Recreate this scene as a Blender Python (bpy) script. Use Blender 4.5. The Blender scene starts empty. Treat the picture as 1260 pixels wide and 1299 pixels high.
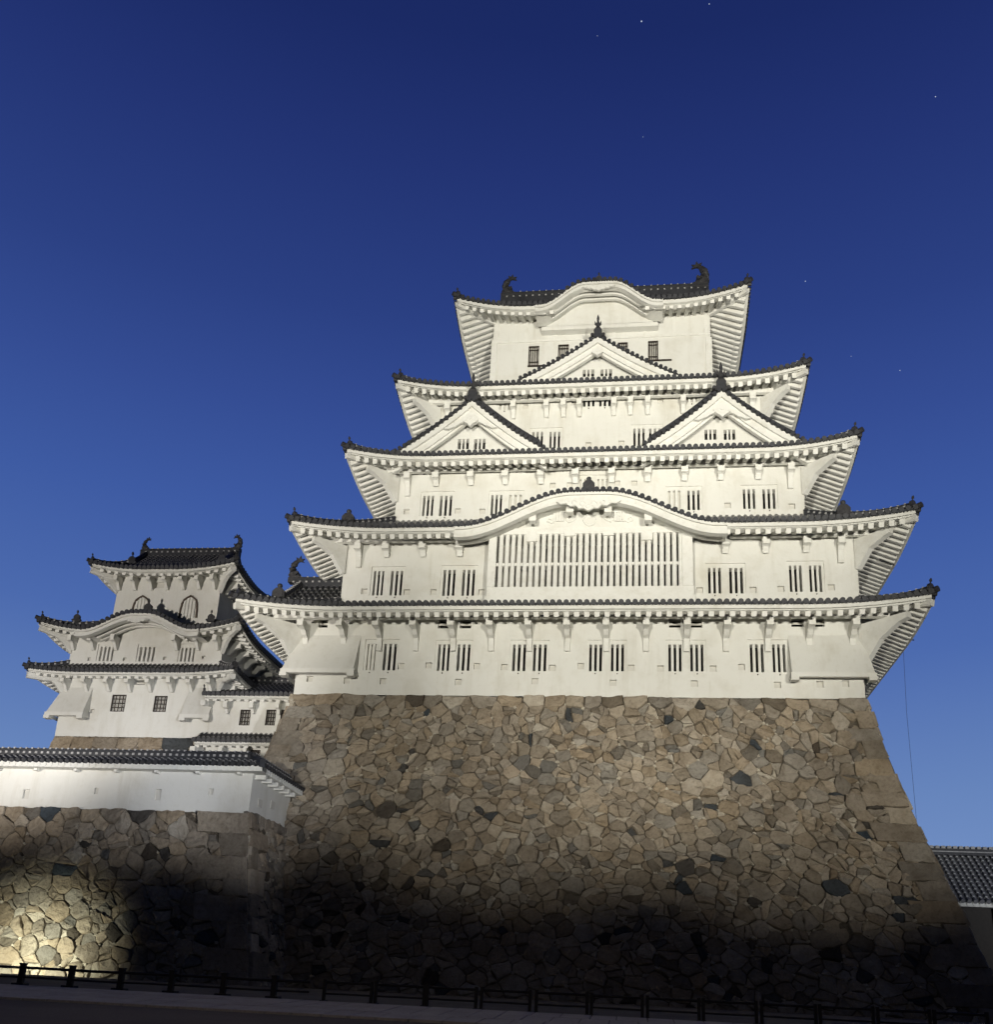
import bpy, math, random
import numpy as np
from math import sin, cos, pi, radians

SC = bpy.context.scene
COL = SC.collection
rng = random.Random(7)

# ------------------------------------------------------------------ camera
F, PX, PY = 1262.0, 630.0, 840.0                       # focal length and principal point of the 1260x1299 photograph
CAM = np.array([2.18784, -43.46047, 0.23021])
YAW, PIT, ROL = -0.14771, 0.31842, 0.05028
fw = np.array([sin(YAW) * cos(PIT), cos(YAW) * cos(PIT), sin(PIT)])
_rt = np.array([cos(YAW), -sin(YAW), 0.0]); _up = np.cross(_rt, fw)
cr = cos(ROL) * _rt + sin(ROL) * _up
cu = -sin(ROL) * _rt + cos(ROL) * _up

cd = bpy.data.cameras.new("camera")
cam = bpy.data.objects.new("camera", cd); COL.objects.link(cam)
from mathutils import Matrix, Vector
cam.matrix_world = Matrix(((cr[0], cu[0], -fw[0], CAM[0]), (cr[1], cu[1], -fw[1], CAM[1]), (cr[2], cu[2], -fw[2], CAM[2]), (0, 0, 0, 1)))
cd.sensor_fit = 'HORIZONTAL'; cd.sensor_width = 36.0
cd.lens = F / 1260.0 * 36.0
cd.shift_y = (PY - 649.5) / 1260.0
cd.clip_start = 0.1; cd.clip_end = 9000
SC.camera = cam


def ray(px, py):
    return fw + cr * (px - PX) / F - cu * (py - PY) / F


def at(px, py, y):
    """the point of the vertical plane y seen at that place of the photograph: (x, z)"""
    d = ray(px, py); t = (y - CAM[1]) / d[1]; q = CAM + d * t
    return q[0], q[2]


# ------------------------------------------------------------------ world: dusk sky
W = bpy.data.worlds.new("World"); SC.world = W; W.use_nodes = True
nt = W.node_tree; nt.nodes.clear()


def N(tree, typ, **kw):
    n = tree.nodes.new(typ)
    for k, v in kw.items(): setattr(n, k, v)
    return n


out = N(nt, 'ShaderNodeOutputWorld'); bg = N(nt, 'ShaderNodeBackground')
tc = N(nt, 'ShaderNodeTexCoord'); sp = N(nt, 'ShaderNodeSeparateXYZ')
nt.links.new(tc.outputs['Generated'], sp.inputs[0])
ramp = N(nt, 'ShaderNodeValToRGB'); cr_ = ramp.color_ramp
stops = [(0.0, (.22, .34, .60)), (.10, (.175, .285, .555)), (.19, (.135, .235, .50)), (.32, (.072, .145, .42)), (.43, (.048, .104, .36)), (.52, (.035, .074, .29)), (.60, (.0245, .052, .225)),
         (.70, (.0165, .034, .170)), (.77, (.0110, .0235, .128)), (1.0, (.005, .011, .07))]
cr_.elements[0].position = stops[0][0]; cr_.elements[0].color = stops[0][1] + (1,)
cr_.elements[1].position = stops[-1][0]; cr_.elements[1].color = stops[-1][1] + (1,)
for p, c in stops[1:-1]:
    e = cr_.elements.new(p); e.color = c + (1,)
nt.links.new(sp.outputs['Z'], ramp.inputs[0])
# the sky is darker on the night side, behind the photographer, and a little brighter to the east
az = N(nt, 'ShaderNodeMapRange', interpolation_type='SMOOTHSTEP')
az.inputs['From Min'].default_value = -.45; az.inputs['From Max'].default_value = .42
az.inputs['To Min'].default_value = .08; az.inputs['To Max'].default_value = 1.0
nt.links.new(sp.outputs['Y'], az.inputs['Value'])
mul = N(nt, 'ShaderNodeVectorMath', operation='SCALE')
nt.links.new(ramp.outputs[0], mul.inputs[0]); nt.links.new(az.outputs[0], mul.inputs['Scale'])
nt.links.new(mul.outputs[0], bg.inputs[0]); bg.inputs[1].default_value = 1.0
nt.links.new(bg.outputs[0], out.inputs[0])

SC.view_settings.view_transform = 'Standard'; SC.view_settings.look = 'None'
SC.view_settings.exposure = 0.0; SC.view_settings.gamma = 1.0


# ------------------------------------------------------------------ floodlights of the castle (their lower edge is cut off above the ground), then two added fill lamps
def aim(o, target):
    d = Vector(target) - o.location
    o.rotation_euler = d.to_track_quat('-Z', 'Y').to_euler()


def flood_or_fill(loc, target, watt, half, blend, col=(1.0, .93, .74), size=.5):
    l = bpy.data.lights.new("flood_or_fill_beam", 'SPOT'); l.energy = watt; l.color = col
    l.spot_size = radians(half * 2); l.spot_blend = blend; l.shadow_soft_size = size
    o = bpy.data.objects.new("flood_or_fill_beam", l); COL.objects.link(o); o.location = loc
    aim(o, target); return o


FL = (1.0, .958, .84)
flood_or_fill((-6, -70, 0.6), (-2.5, 0, 21.7), 112000, 15.3, .58, FL)
flood_or_fill((19, -70, 0.6), (8.5, 0, 21.5), 112000, 15.3, .58, FL)
flood_or_fill((-6, -71, 0.6), (-1, 6, 36), 84000, 13, .9, FL)
flood_or_fill((18, -71, 0.6), (2, 6, 36), 84000, 13, .9, FL)
flood_or_fill((-31, -44, 0.6), (-25, 4, 21.5), 70000, 19, .55, (1.0, .935, .85))
for tx, tz, hw_ in ((-13.0, 8.5, 6.5), (-19, 8.9, 6.3), (-25.5, 9.7, 5.6)): flood_or_fill((13, -46, 0.6), (tx, -6, tz), 40000, hw_, .8, (.94, .955, 1.0))
flood_or_fill((34, -34, 1.5), (24, 10, 6.5), 42000, 10, .8, (.92, .95, 1.0))  # added fill lamp, brightens the gallery roof
flood_or_fill((-4, -44, 8.0), (-1, -24, -.4), 1100, 34, 1.0, (1.0, .86, .70))  # added warm fill from above, brightens the paving and forecourt

# ------------------------------------------------------------------ materials


def material(name, col, rough=.8, noise=None, bump=None, spec=.3, attr=None, metallic=0, extra=None):
    m = bpy.data.materials.new(name); m.use_nodes = True
    t = m.node_tree; b = t.nodes['Principled BSDF']
    b.inputs['Roughness'].default_value = rough; b.inputs['Specular IOR Level'].default_value = spec
    b.inputs['Metallic'].default_value = metallic
    geo = N(t, 'ShaderNodeNewGeometry')
    if attr:
        a = N(t, 'ShaderNodeAttribute'); a.attribute_name = attr; src = a.outputs['Color']
    else:
        r = N(t, 'ShaderNodeRGB'); r.outputs[0].default_value = tuple(col) + (1,); src = r.outputs[0]
    for nz_ in (noise or []):
        scale, lo, hi, tint, detail = nz_[:5]
        n = N(t, 'ShaderNodeTexNoise'); n.inputs['Scale'].default_value = scale; n.inputs['Detail'].default_value = detail
        n.inputs['Roughness'].default_value = .62
        if len(nz_) > 5:                                     # stretched, for rain streaks
            vm = N(t, 'ShaderNodeVectorMath', operation='MULTIPLY'); vm.inputs[1].default_value = nz_[5]; t.links.new(geo.outputs['Position'], vm.inputs[0]); t.links.new(vm.outputs[0], n.inputs['Vector'])
        else: t.links.new(geo.outputs['Position'], n.inputs['Vector'])
        mr = N(t, 'ShaderNodeMapRange'); mr.inputs['From Min'].default_value = lo; mr.inputs['From Max'].default_value = hi
        t.links.new(n.outputs['Fac'], mr.inputs['Value'])
        mx = N(t, 'ShaderNodeMix', data_type='RGBA', blend_type='MULTIPLY')
        mx.inputs[7].default_value = tuple(tint) + (1,)
        t.links.new(mr.outputs[0], mx.inputs[0]); t.links.new(src, mx.inputs[6]); src = mx.outputs[2]
    t.links.new(src, b.inputs['Base Color'])
    if bump:
        prev = None
        for (scale, dist, detail) in bump:
            n = N(t, 'ShaderNodeTexNoise'); n.inputs['Scale'].default_value = scale; n.inputs['Detail'].default_value = detail
            t.links.new(geo.outputs['Position'], n.inputs['Vector'])
            bp = N(t, 'ShaderNodeBump'); bp.inputs['Distance'].default_value = dist; bp.inputs['Strength'].default_value = 1
            t.links.new(n.outputs['Fac'], bp.inputs['Height'])
            if prev: t.links.new(prev, bp.inputs['Normal'])
            prev = bp.outputs[0]
        t.links.new(prev, b.inputs['Normal'])
    return m


M = {}
M['plaster'] = material('white_lime_plaster', (.635, .63, .59), .85, [(.45, .50, .74, (.85, .83, .79), 7), (3.2, .54, .8, (.92, .91, .885), 8), (1.3, .54, .78, (.86, .845, .81), 8, (1.0, 1.0, .14)), (4.5, .58, .80, (.90, .885, .855), 6, (1.0, 1.0, .10)), (.2, .48, .7, (.96, .955, .945), 3)], [(9, .006, 6), (1.3, .02, 3)], .15)
M['trim'] = material('white_plaster_trim', (.66, .655, .615), .8, [(1.3, .5, .78, (.84, .825, .79), 7), (5, .5, .8, (.88, .87, .84), 6)], [(12, .006, 5), (2.5, .015, 3)], .15)
M['panel'] = material('white_shutter_panel', (.54, .525, .48), .8, [(2.0, .5, .8, (.88, .87, .84), 6)], None, .15)
M['tile'] = material('grey_roof_tile', (.040, .041, .046), .55, [(1.1, .45, .72, (.55, .55, .58), 6), (6, .5, .75, (.6, .6, .62), 6)], [(14, .01, 5)], .3)
M['greytile'] = material('pale_gallery_tile', (.15, .15, .158), .6, [(1.1, .45, .72, (.6, .6, .62), 6), (6, .5, .75, (.65, .65, .66), 6)], [(14, .01, 5)], .3)  # paler grey base than the other roof tiles
M['tileplaster'] = material('plaster_on_tiles', (.38, .375, .37), .8, [(5, .45, .75, (.5, .5, .5), 6)], None, .15)
M['board'] = material('lattice_back_shade', (.17, .16, .14), .85, [(3.0, .4, .75, (.6, .6, .58), 6, (1, 1, .2))], None, .1)  # dark tone stands in for the shade behind the lattice bars
M['dark'] = material('dark_interior', (.012, .011, .010), .9)  # near-black colour stands for the unlit rooms behind the openings
M['iron'] = material('dark_window_bars', (.030, .022, .018), .6)
M['wood'] = material('brown_window_frame', (.075, .055, .042), .7)
M['bronze'] = material('dark_roof_ornament', (.045, .044, .046), .6, [(5, .4, .7, (.5, .5, .55), 6)], [(9, .03, 5)], .3)
M['stone'] = material('castle_stone', (1, 1, 1), .88, [(1.6, .42, .72, (.70, .67, .63), 7), (7, .48, .75, (.66, .64, .62), 8), (.35, .48, .72, (.80, .78, .78), 4)],
                      [(4.5, .09, 8), (19, .03, 6)], .2, attr='stone_colour')
M['mortar'] = material('gap_rubble', (.13, .11, .085), .95, [(6, .4, .7, (.35, .33, .32), 6)], [(7, .12, 6)], .1)
M['earth'] = material('packed_earth', (.17, .145, .115), .95, [(.5, .4, .7, (.7, .7, .68), 6), (9, .4, .75, (.6, .6, .58), 8)], [(18, .03, 6)], .1)
M['asphalt'] = material('grey_forecourt', (.17, .13, .095), .9, [(.6, .4, .7, (.75, .75, .74), 5), (25, .4, .75, (.65, .65, .64), 6)], [(40, .015, 5)], .15)
M['slab'] = material('paving_slab', (.44, .375, .30), .85, [(1.1, .4, .7, (.8, .79, .78), 6), (16, .45, .75, (.75, .74, .73), 6)], [(22, .01, 5)], .2)
M['fence'] = material('dark_fence_paint', (.022, .018, .015), .7, [(6, .4, .7, (.6, .6, .6), 5)])
M['wire'] = material('dark_cable', (.02, .02, .022), .6)
m = bpy.data.materials.new('starlight'); m.use_nodes = True; m.node_tree.nodes.clear()
_o = N(m.node_tree, 'ShaderNodeOutputMaterial'); _e = N(m.node_tree, 'ShaderNodeEmission'); _e.inputs[0].default_value = (.75, .85, 1, 1); _e.inputs[1].default_value = .8
m.node_tree.links.new(_e.outputs[0], _o.inputs[0]); M['star'] = m
m = bpy.data.materials.new('lamp_glass'); m.use_nodes = True; m.node_tree.nodes.clear()
_o = N(m.node_tree, 'ShaderNodeOutputMaterial'); _e = N(m.node_tree, 'ShaderNodeEmission'); _e.inputs[0].default_value = (1, .95, .65, 1); _e.inputs[1].default_value = 8
m.node_tree.links.new(_e.outputs[0], _o.inputs[0]); M['lamp'] = m

# ------------------------------------------------------------------ object helpers
ORG = {}


def thing(name, label, cat, loc=(0, 0, 0), group=None):
    o = bpy.data.objects.new(name, None); COL.objects.link(o); o.location = loc; o.empty_display_size = .5
    o['label'] = label; o['category'] = cat
    if group: o['group'] = group
    ORG[o.name] = np.array(loc, float)
    return o


def tag(o, label, cat, group=None):
    o['label'] = label; o['category'] = cat
    if group: o['group'] = group
    return o


class MB:
    def __init__(s): s.v = []; s.f = []; s.m = []; s.c = []

    def add(s, vs, fs, mi=0):
        b = len(s.v); s.v.extend([tuple(float(q) for q in p) for p in vs])
        for f in fs: s.f.append(tuple(b + i for i in f)); s.m.append(mi)

    def quad(s, a, b, c, d, mi=0): s.add([a, b, c, d], [(0, 1, 2, 3)], mi)

    def box(s, x0, x1, y0, y1, z0, z1, mi=0):
        s.add([(x0, y0, z0), (x1, y0, z0), (x1, y1, z0), (x0, y1, z0), (x0, y0, z1), (x1, y0, z1), (x1, y1, z1), (x0, y1, z1)],
              [(3, 2, 1, 0), (4, 5, 6, 7), (0, 1, 5, 4), (1, 2, 6, 5), (2, 3, 7, 6), (3, 0, 4, 7)], mi)

    def prism(s, poly, fn, d0, d1, mi=0, mi_side=None):
        """poly: 2-D outline, fn(u, w, d) -> point; extruded from d0 to d1"""
        n = len(poly)
        s.add([fn(u, w, d0) for u, w in poly] + [fn(u, w, d1) for u, w in poly],
              [tuple(range(n)), tuple(range(2 * n - 1, n - 1, -1))], mi)
        b = len(s.v) - 2 * n
        for i in range(n):
            j = (i + 1) % n; s.f.append((b + i, b + j, b + n + j, b + n + i)); s.m.append(mi if mi_side is None else mi_side)

    def bar(s, a, b, w, h, mi=0, chamfer=0.0, upv=(0, 0, 1)):
        """beam from a to b; w across, h in the up direction, centred"""
        a = np.array(a, float); b = np.array(b, float); t = b - a; t /= np.linalg.norm(t) + 1e-9
        u = np.cross(t, np.array(upv, float)); u /= np.linalg.norm(u) + 1e-9; v = np.cross(u, t)
        if chamfer:
            c = chamfer; pr = [(-w / 2, h / 2), (-w / 2, -h / 2 + c), (-w / 2 + c, -h / 2), (w / 2 - c, -h / 2), (w / 2, -h / 2 + c), (w / 2, h / 2)]
        else: pr = [(-w / 2, h / 2), (-w / 2, -h / 2), (w / 2, -h / 2), (w / 2, h / 2)]
        n = len(pr)
        s.add([a + u * p + v * q for p, q in pr] + [b + u * p + v * q for p, q in pr],
              [tuple(range(n - 1, -1, -1)), tuple(range(n, 2 * n))] + [(i, (i + 1) % n, n + (i + 1) % n, n + i) for i in range(n)], mi)

    def sweep(s, path, prof, mi=0, closed=True, cap=True, side=None):
        """profile (u across to the right of travel in plan, w up) along a path"""
        P = [np.array(p, float) for p in path]; n = len(prof); rings = []
        for i, p in enumerate(P):
            t = P[min(i + 1, len(P) - 1)] - P[max(i - 1, 0)]
            if side is not None: u = np.array(side, float)
            else:
                u = np.array([t[1], -t[0], 0.0]); u /= np.linalg.norm(u) + 1e-9
            rings.append([p + u * a + np.array([0, 0, w]) for a, w in prof])
        vs = [q for r in rings for q in r]; fs = []
        for i in range(len(P) - 1):
            for j in range(n if closed else n - 1):
                k = (j + 1) % n; fs.append((i * n + j, i * n + k, (i + 1) * n + k, (i + 1) * n + j))
        if cap and closed:
            fs.append(tuple(range(n - 1, -1, -1))); fs.append(tuple((len(P) - 1) * n + j for j in range(n)))
        s.add(vs, fs, mi)

    def tube(s, path, rad, seg=8, mi=0, flat=1.0):
        P = [np.array(p, float) for p in path]; vs = []; fs = []
        if not hasattr(rad, '__len__'): rad = [rad] * len(P)
        ref = np.array([0, 0, 1.0])
        for i, p in enumerate(P):
            t = P[min(i + 1, len(P) - 1)] - P[max(i - 1, 0)]; t /= np.linalg.norm(t) + 1e-9
            r = ref if abs(t @ ref) < .95 else np.array([0, 1.0, 0])
            u = np.cross(t, r); u /= np.linalg.norm(u); v = np.cross(u, t)
            for j in range(seg):
                a = 2 * pi * j / seg; vs.append(p + (u * cos(a) * flat + v * sin(a)) * rad[i])
        for i in range(len(P) - 1):
            for j in range(seg):
                k = (j + 1) % seg; fs.append((i * seg + j, i * seg + k, (i + 1) * seg + k, (i + 1) * seg + j))
        fs.append(tuple(range(seg - 1, -1, -1))); fs.append(tuple((len(P) - 1) * seg + j for j in range(seg)))
        s.add(vs, fs, mi)

    def build(s, name, mats, parent=None, origin=None, smooth=False):
        if not isinstance(mats, (list, tuple)): mats = [mats]
        me = bpy.data.meshes.new(name)
        org = np.zeros(3)
        if parent is not None:
            r = parent
            while r.parent is not None: r = r.parent
            org = ORG.get(r.name, np.zeros(3))
        elif origin is not None: org = np.array(origin, float)
        V = np.array(s.v, float).reshape(-1, 3) - org
        me.from_pydata([tuple(p) for p in V], [], s.f)
        for mm in mats: me.materials.append(mm)
        if len(mats) > 1: me.polygons.foreach_set('material_index', s.m)
        if smooth: me.polygons.foreach_set('use_smooth', [True] * len(me.polygons))
        if s.c:
            at_ = me.attributes.new('stone_colour', 'FLOAT_COLOR', 'FACE')
            at_.data.foreach_set('color', np.array(s.c, np.float32).ravel())
        me.update()
        o = bpy.data.objects.new(name, me); COL.objects.link(o)
        if parent is not None: o.parent = parent
        else:
            o.location = org; ORG[o.name] = org
        return o


# ------------------------------------------------------------------ stone walls
def fill_rect(x0, x1, z0, z1, rs, rnd, top=0.0, toph=0.0, tries=9000):
    """random stones of uneven size: centres and radii"""
    pts = []; rad = []
    if toph:
        x = x0
        while x < x1:
            w = rnd.uniform(.8, 1.9) * toph * 1.3
            pts.append((x + w / 2, z1 - toph * rnd.uniform(.46, .54))); rad.append(w * .48); x += w
        zt = z1 - toph * .9
    else: zt = z1
    P = np.zeros((6000, 2)); R = np.zeros(6000); n = len(pts)
    if n: P[:n] = pts; R[:n] = [min(r, toph * .62) for r in rad]
    for stage, (lo, hi, cnt) in enumerate(rs):
        for _ in range(cnt):
            r = lo + (hi - lo) * rnd.random() ** 1.4
            p = (rnd.uniform(x0 - .2, x1 + .2), rnd.uniform(z0 - .3, zt - r * .6))
            if n and np.any((P[:n, 0] - p[0]) ** 2 * .66 + (P[:n, 1] - p[1]) ** 2 * 1.45 < (R[:n] + r) ** 2 * (.30 + .42 * rnd.random())): continue
            if n >= 5999: break
            P[n] = p; R[n] = r; n += 1
    Rr = R[:n].copy()
    if pts: Rr[:len(pts)] = toph * .5
    return P[:n], Rr * .72


def power_cells(P, R, x0, x1, z0, z1):
    cells = []; n = len(P)
    for i in range(n):
        d2 = ((P - P[i]) ** 2).sum(1); nb = np.argsort(d2)[1:26]
        poly = [(x0, z0), (x1, z0), (x1, z1), (x0, z1)]
        for j in nb:
            a = P[j] - P[i]; c = (P[j] @ P[j] - R[j] ** 2 - P[i] @ P[i] + R[i] ** 2) / 2
            new = []; m_ = len(poly)
            for k in range(m_):
                p = poly[k]; q = poly[(k + 1) % m_]
                dp = p[0] * a[0] + p[1] * a[1] - c; dq = q[0] * a[0] + q[1] * a[1] - c
                if dp <= 0: new.append(p)
                if (dp < 0 < dq) or (dq < 0 < dp):
                    t = dp / (dp - dq); new.append((p[0] + (q[0] - p[0]) * t, p[1] + (q[1] - p[1]) * t))
            poly = new
            if len(poly) < 3: break
        cells.append(poly if len(poly) >= 3 else None)
    return cells


def area(poly):
    return .5 * abs(sum(poly[i][0] * poly[(i + 1) % len(poly)][1] - poly[(i + 1) % len(poly)][0] * poly[i][1] for i in range(len(poly))))


TAN = [(.50, .395, .255), (.46, .365, .24), (.53, .425, .285), (.44, .355, .245), (.41, .325, .215), (.48, .385, .26), (.55, .45, .315), (.43, .355, .25)]


def stone_colour(rnd, dark):
    q = rnd.random()
    if q < dark: c = (.10, .098, .094)
    elif q < dark + .07: c = (.25, .215, .165)
    elif q < dark + .15: c = (.60, .51, .37)
    else: c = rnd.choice(TAN)
    k = rnd.uniform(.80, 1.12); w = rnd.uniform(-.015, .015)
    g = (c[0] * .9 + c[1] * 1.15 + c[2] * .95) / 3; c = [q_ * .68 + g * .32 for q_ in c]; k *= .70
    return (max(.01, c[0] * k + w), c[1] * k, max(.01, c[2] * k - w), 1)


def split_cell(poly, rnd, out, chance=.5, amin=.16):
    """break some cells along a slanted line into smaller, more angular stones"""
    A = area(poly)
    if A < amin or rnd.random() > chance: out.append(poly); return
    c = np.mean(np.array(poly), axis=0) + np.array([rnd.uniform(-.12, .12), rnd.uniform(-.12, .12)]) * math.sqrt(A)
    t = rnd.choice((rnd.uniform(-.5, .5), rnd.uniform(-.5, .5), rnd.uniform(.9, 2.2))); n_ = np.array([-sin(t), cos(t)]); P, Q = [], []
    for k in range(len(poly)):
        p = np.array(poly[k]); q = np.array(poly[(k + 1) % len(poly)]); dp = (p - c) @ n_; dq = (q - c) @ n_
        (P if dp >= 0 else Q).append(tuple(p))
        if dp * dq < 0:
            e = tuple(p + (q - p) * dp / (dp - dq)); P.append(e); Q.append(e)
    for h in (P, Q):
        if len(h) >= 3: split_cell(h, rnd, out, chance * .45, amin)


def put_stone(mb, poly, surf, rnd, col, proud=0.0, bulge=(.03, .12), gap=.011, rough=1.0):
    ca = np.mean(np.array(poly), axis=0); A = area(poly)
    if A < .002: return
    size = math.sqrt(A)
    pts = []
    n = len(poly)
    for i in range(n):                                   # uneven outline
        p = np.array(poly[i]); q = np.array(poly[(i + 1) % n]); L = np.linalg.norm(q - p)
        pts.append(p + (ca - p) * rnd.uniform(-.02, .035) * rough)
        k = int(L / (.26))
        for j in range(1, k + 1):
            t = j / (k + 1); e = p + (q - p) * t
            nrm = np.array([-(q - p)[1], (q - p)[0]]) / (L + 1e-9)
            pts.append(e + nrm * rnd.uniform(-.045, .03) * rough)
    n = len(pts); g = gap * rnd.uniform(.7, 1.6)
    h0 = proud + rnd.uniform(0, .03); hb = h0 + rnd.uniform(*bulge) * min(1, size / .5)
    tx, tz = rnd.uniform(-.17, .17) * rough, rnd.uniform(-.17, .17) * rough

    def shrink(p, d):
        v = ca - p; l = np.linalg.norm(v) + 1e-9
        return p + v / l * min(d, l * .45)
    vs = []
    for (d, h, jit) in ((g, h0 - .16, 0), (g * 1.1, h0, .012), (g + .022 * min(1, size / .5), h0 + (hb - h0) * .7, .016), (g + .12 * min(1, size / .6), hb, .026)):
        for p in pts:
            e = shrink(p, d); o = e - ca
            hh = h + (tx * o[0] + tz * o[1]) * (1 if h > h0 - .1 else 0) + rnd.uniform(-jit, jit) * rough
            vs.append(surf(e[0], e[1], hh))
    vs.append(surf(ca[0], ca[1], hb + rnd.uniform(-.02, .03) * rough))
    fs = []
    for r in range(3):
        for j in range(n):
            k = (j + 1) % n; fs.append((r * n + j, r * n + k, (r + 1) * n + k, (r + 1) * n + j))
    for j in range(n): fs.append((3 * n + j, 3 * n + (j + 1) % n, 4 * n))
    mb.add(vs, fs); mb.c.extend([col] * len(fs))


def stone_face(mb, x0, x1, z0, z1, surf, rs, seed, dark=.04, toph=.55, blocks=(), gap=.011, chance=.5):
    rnd = random.Random(seed)
    P, R = fill_rect(x0, x1, z0, z1, rs, rnd, toph=toph)
    inb = lambda p: any(b[0] < p[0] < b[1] and b[2] < p[1] < b[3] for b in blocks)
    cells = power_cells(P, R, x0, x1, z0, z1)
    for i, poly in enumerate(cells):
        if poly is None: continue
        under = inb(P[i])                                     # beneath a corner block: only what sticks out shows
        if under and all(any(b[0] - .05 < v[0] < b[1] + .05 and b[2] - .05 < v[1] < b[3] + .05 for b in blocks) for v in poly): continue
        parts = []
        if under or P[i][1] > z1 - toph * .9: parts = [poly]
        else: split_cell(poly, rnd, parts, chance)
        for q in parts:
            small = area(q) < .07
            col = stone_colour(rnd, 0 if small else dark)
            if small and rnd.random() < .35: col = (.44, .395, .32, 1)
            put_stone(mb, q, surf, rnd, col, gap=gap, proud=-.10 if under else rnd.uniform(-.06, .04))
        if P[i][1] < z1 - toph:                               # pale wedge chips in the joints
            for p in poly:
                if rnd.random() < .10 and not inb(p):
                    s_ = rnd.uniform(.05, .11); a0 = rnd.uniform(0, 6.28); m_ = rnd.choice((3, 4, 4, 5))
                    q = [(p[0] + s_ * rnd.uniform(.7, 1.3) * cos(a0 + 6.28 * t / m_), p[1] + s_ * rnd.uniform(.6, 1.1) * sin(a0 + 6.28 * t / m_)) for t in range(m_)]
                    k = rnd.uniform(.8, 1.15); put_stone(mb, q, surf, rnd, (.46 * k, .42 * k, .345 * k, 1), gap=.002, proud=.035, bulge=(.01, .04))
    for b in blocks:
        j = lambda: rnd.uniform(-.05, .05)
        poly = [(b[0] + (j() if b[4] else 0), b[2] + j() * .5), (b[1] + (0 if b[4] else j()), b[2] + j() * .5), (b[1] + (0 if b[4] else j()), b[3] + j() * .5), (b[0] + (j() if b[4] else 0), b[3] + j() * .5)]
        c = stone_colour(rnd, .02)
        put_stone(mb, poly, surf, rnd, c, proud=rnd.uniform(.045, .07), bulge=(.02, .05), gap=.006, rough=.55)


def corner_blocks(x_edge, sgn, z0, z1, rnd, h=(.55, .85), wl=(1.25, 1.8), ws=(.7, 1.0), start=0):
    """courses of long and short corner stones"""
    res = []; z = z1; k = start
    while z > z0:
        hh = rnd.uniform(*h); w = rnd.uniform(*(wl if k % 2 == 0 else ws)); a, b = sorted((x_edge, x_edge - sgn * w))
        res.append((a, b, max(z0 - .1, z - hh), z, sgn < 0 and False or sgn > 0)); z -= hh; k += 1
    return res


BZ = [0, 1.55, 2.67, 4.22, 5.98, 7.71, 9.50, 10.74, 11.94, 13.08]
BB = [3.62, 3.09, 2.755, 2.32, 1.785, 1.28, .765, .50, .25, 0]
def batter(z): return float(np.interp(z, BZ, BB))
CX1, HB = -.912, 13.08


def keep_base():
    root = thing('keep_stone_base', 'tall curved stone base of irregular tan blocks carrying the big white keep', 'stone base', (CX1, 10, 0))
    root['kind'] = 'thing'

    def front(u, z, h):
        b = batter(z); s = (13 + b) / 13.0
        return (CX1 + u * s, -b - h * .97, z + h * .26)
    rnd = random.Random(3)
    mb = MB()
    bl = corner_blocks(-13.0, -1, 0, HB - .62, rnd) + corner_blocks(13.0, 1, 0, HB - .62, rnd, start=1)
    stone_face(mb, -13, 13, -.2, HB, front, [(.35, .53, 1500), (.25, .36, 4000), (.16, .25, 3500), (.07, .12, 2500)], 11, dark=.04, toph=.62, blocks=bl)
    mb.build('front_face', M['stone'], root)
    D = 20.0
    for sgn, nm in ((1, 'side_face'), (-1, 'side_face')):
        def side(u, z, h, sgn=sgn):
            b = batter(z); s = (10 + b) / 10.0
            return (CX1 + sgn * (13 + b + h * .97), 10 + u * s, z + h * .26)
        mb = MB()
        stone_face(mb, -10, 10, -.2, HB, side, [(.5, .8, 900), (.3, .5, 1500), (.16, .28, 1500)], 12 + sgn, dark=.05, toph=.62, blocks=corner_blocks(-10.0, -1, 0, HB - .62, rnd, start=1 if sgn < 0 else 0))
        mb.build(nm, M['stone'], root)
    mb = MB(); zs = np.linspace(-.3, HB - .03, 22)                      # rubble core behind the stones
    def ring(z):
        b = batter(z) - .05
        return [(CX1 - 13 - b, -b, z), (CX1 + 13 + b, -b, z), (CX1 + 13 + b, 20 + b, z), (CX1 - 13 - b, 20 + b, z)]
    for a, b in zip(zs[:-1], zs[1:]):
        A, B = ring(a), ring(b)
        for i in range(4):
            j = (i + 1) % 4; mb.quad(A[i], A[j], B[j], B[i])
    R = ring(HB - .03); mb.quad(*R)
    mb.build('rubble_core', M['mortar'], root)


# ------------------------------------------------------------------ walls and windows
def wall_grid(mb, x0, x1, z0, z1, holes, fn, mi=0):
    """flat wall with rectangular holes; fn(x, z) -> point"""
    xs = sorted({x0, x1} | {round(min(max(h[0], x0), x1), 4) for h in holes} | {round(min(max(h[1], x0), x1), 4) for h in holes})
    zs = sorted({z0, z1} | {round(min(max(h[2], z0), z1), 4) for h in holes} | {round(min(max(h[3], z0), z1), 4) for h in holes})
    for za, zb in zip(zs[:-1], zs[1:]):
        if zb - za < 1e-4: continue
        zm = (za + zb) / 2; start = None
        for i in range(len(xs)):
            solid = i < len(xs) - 1 and not any(h[0] < (xs[i] + xs[i + 1]) / 2 < h[1] and h[2] < zm < h[3] for h in holes)
            if solid and start is None: start = xs[i]
            if not solid and start is not None:
                mb.quad(fn(start, za), fn(xs[i], za), fn(xs[i], zb), fn(start, zb), mi); start = None


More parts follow.
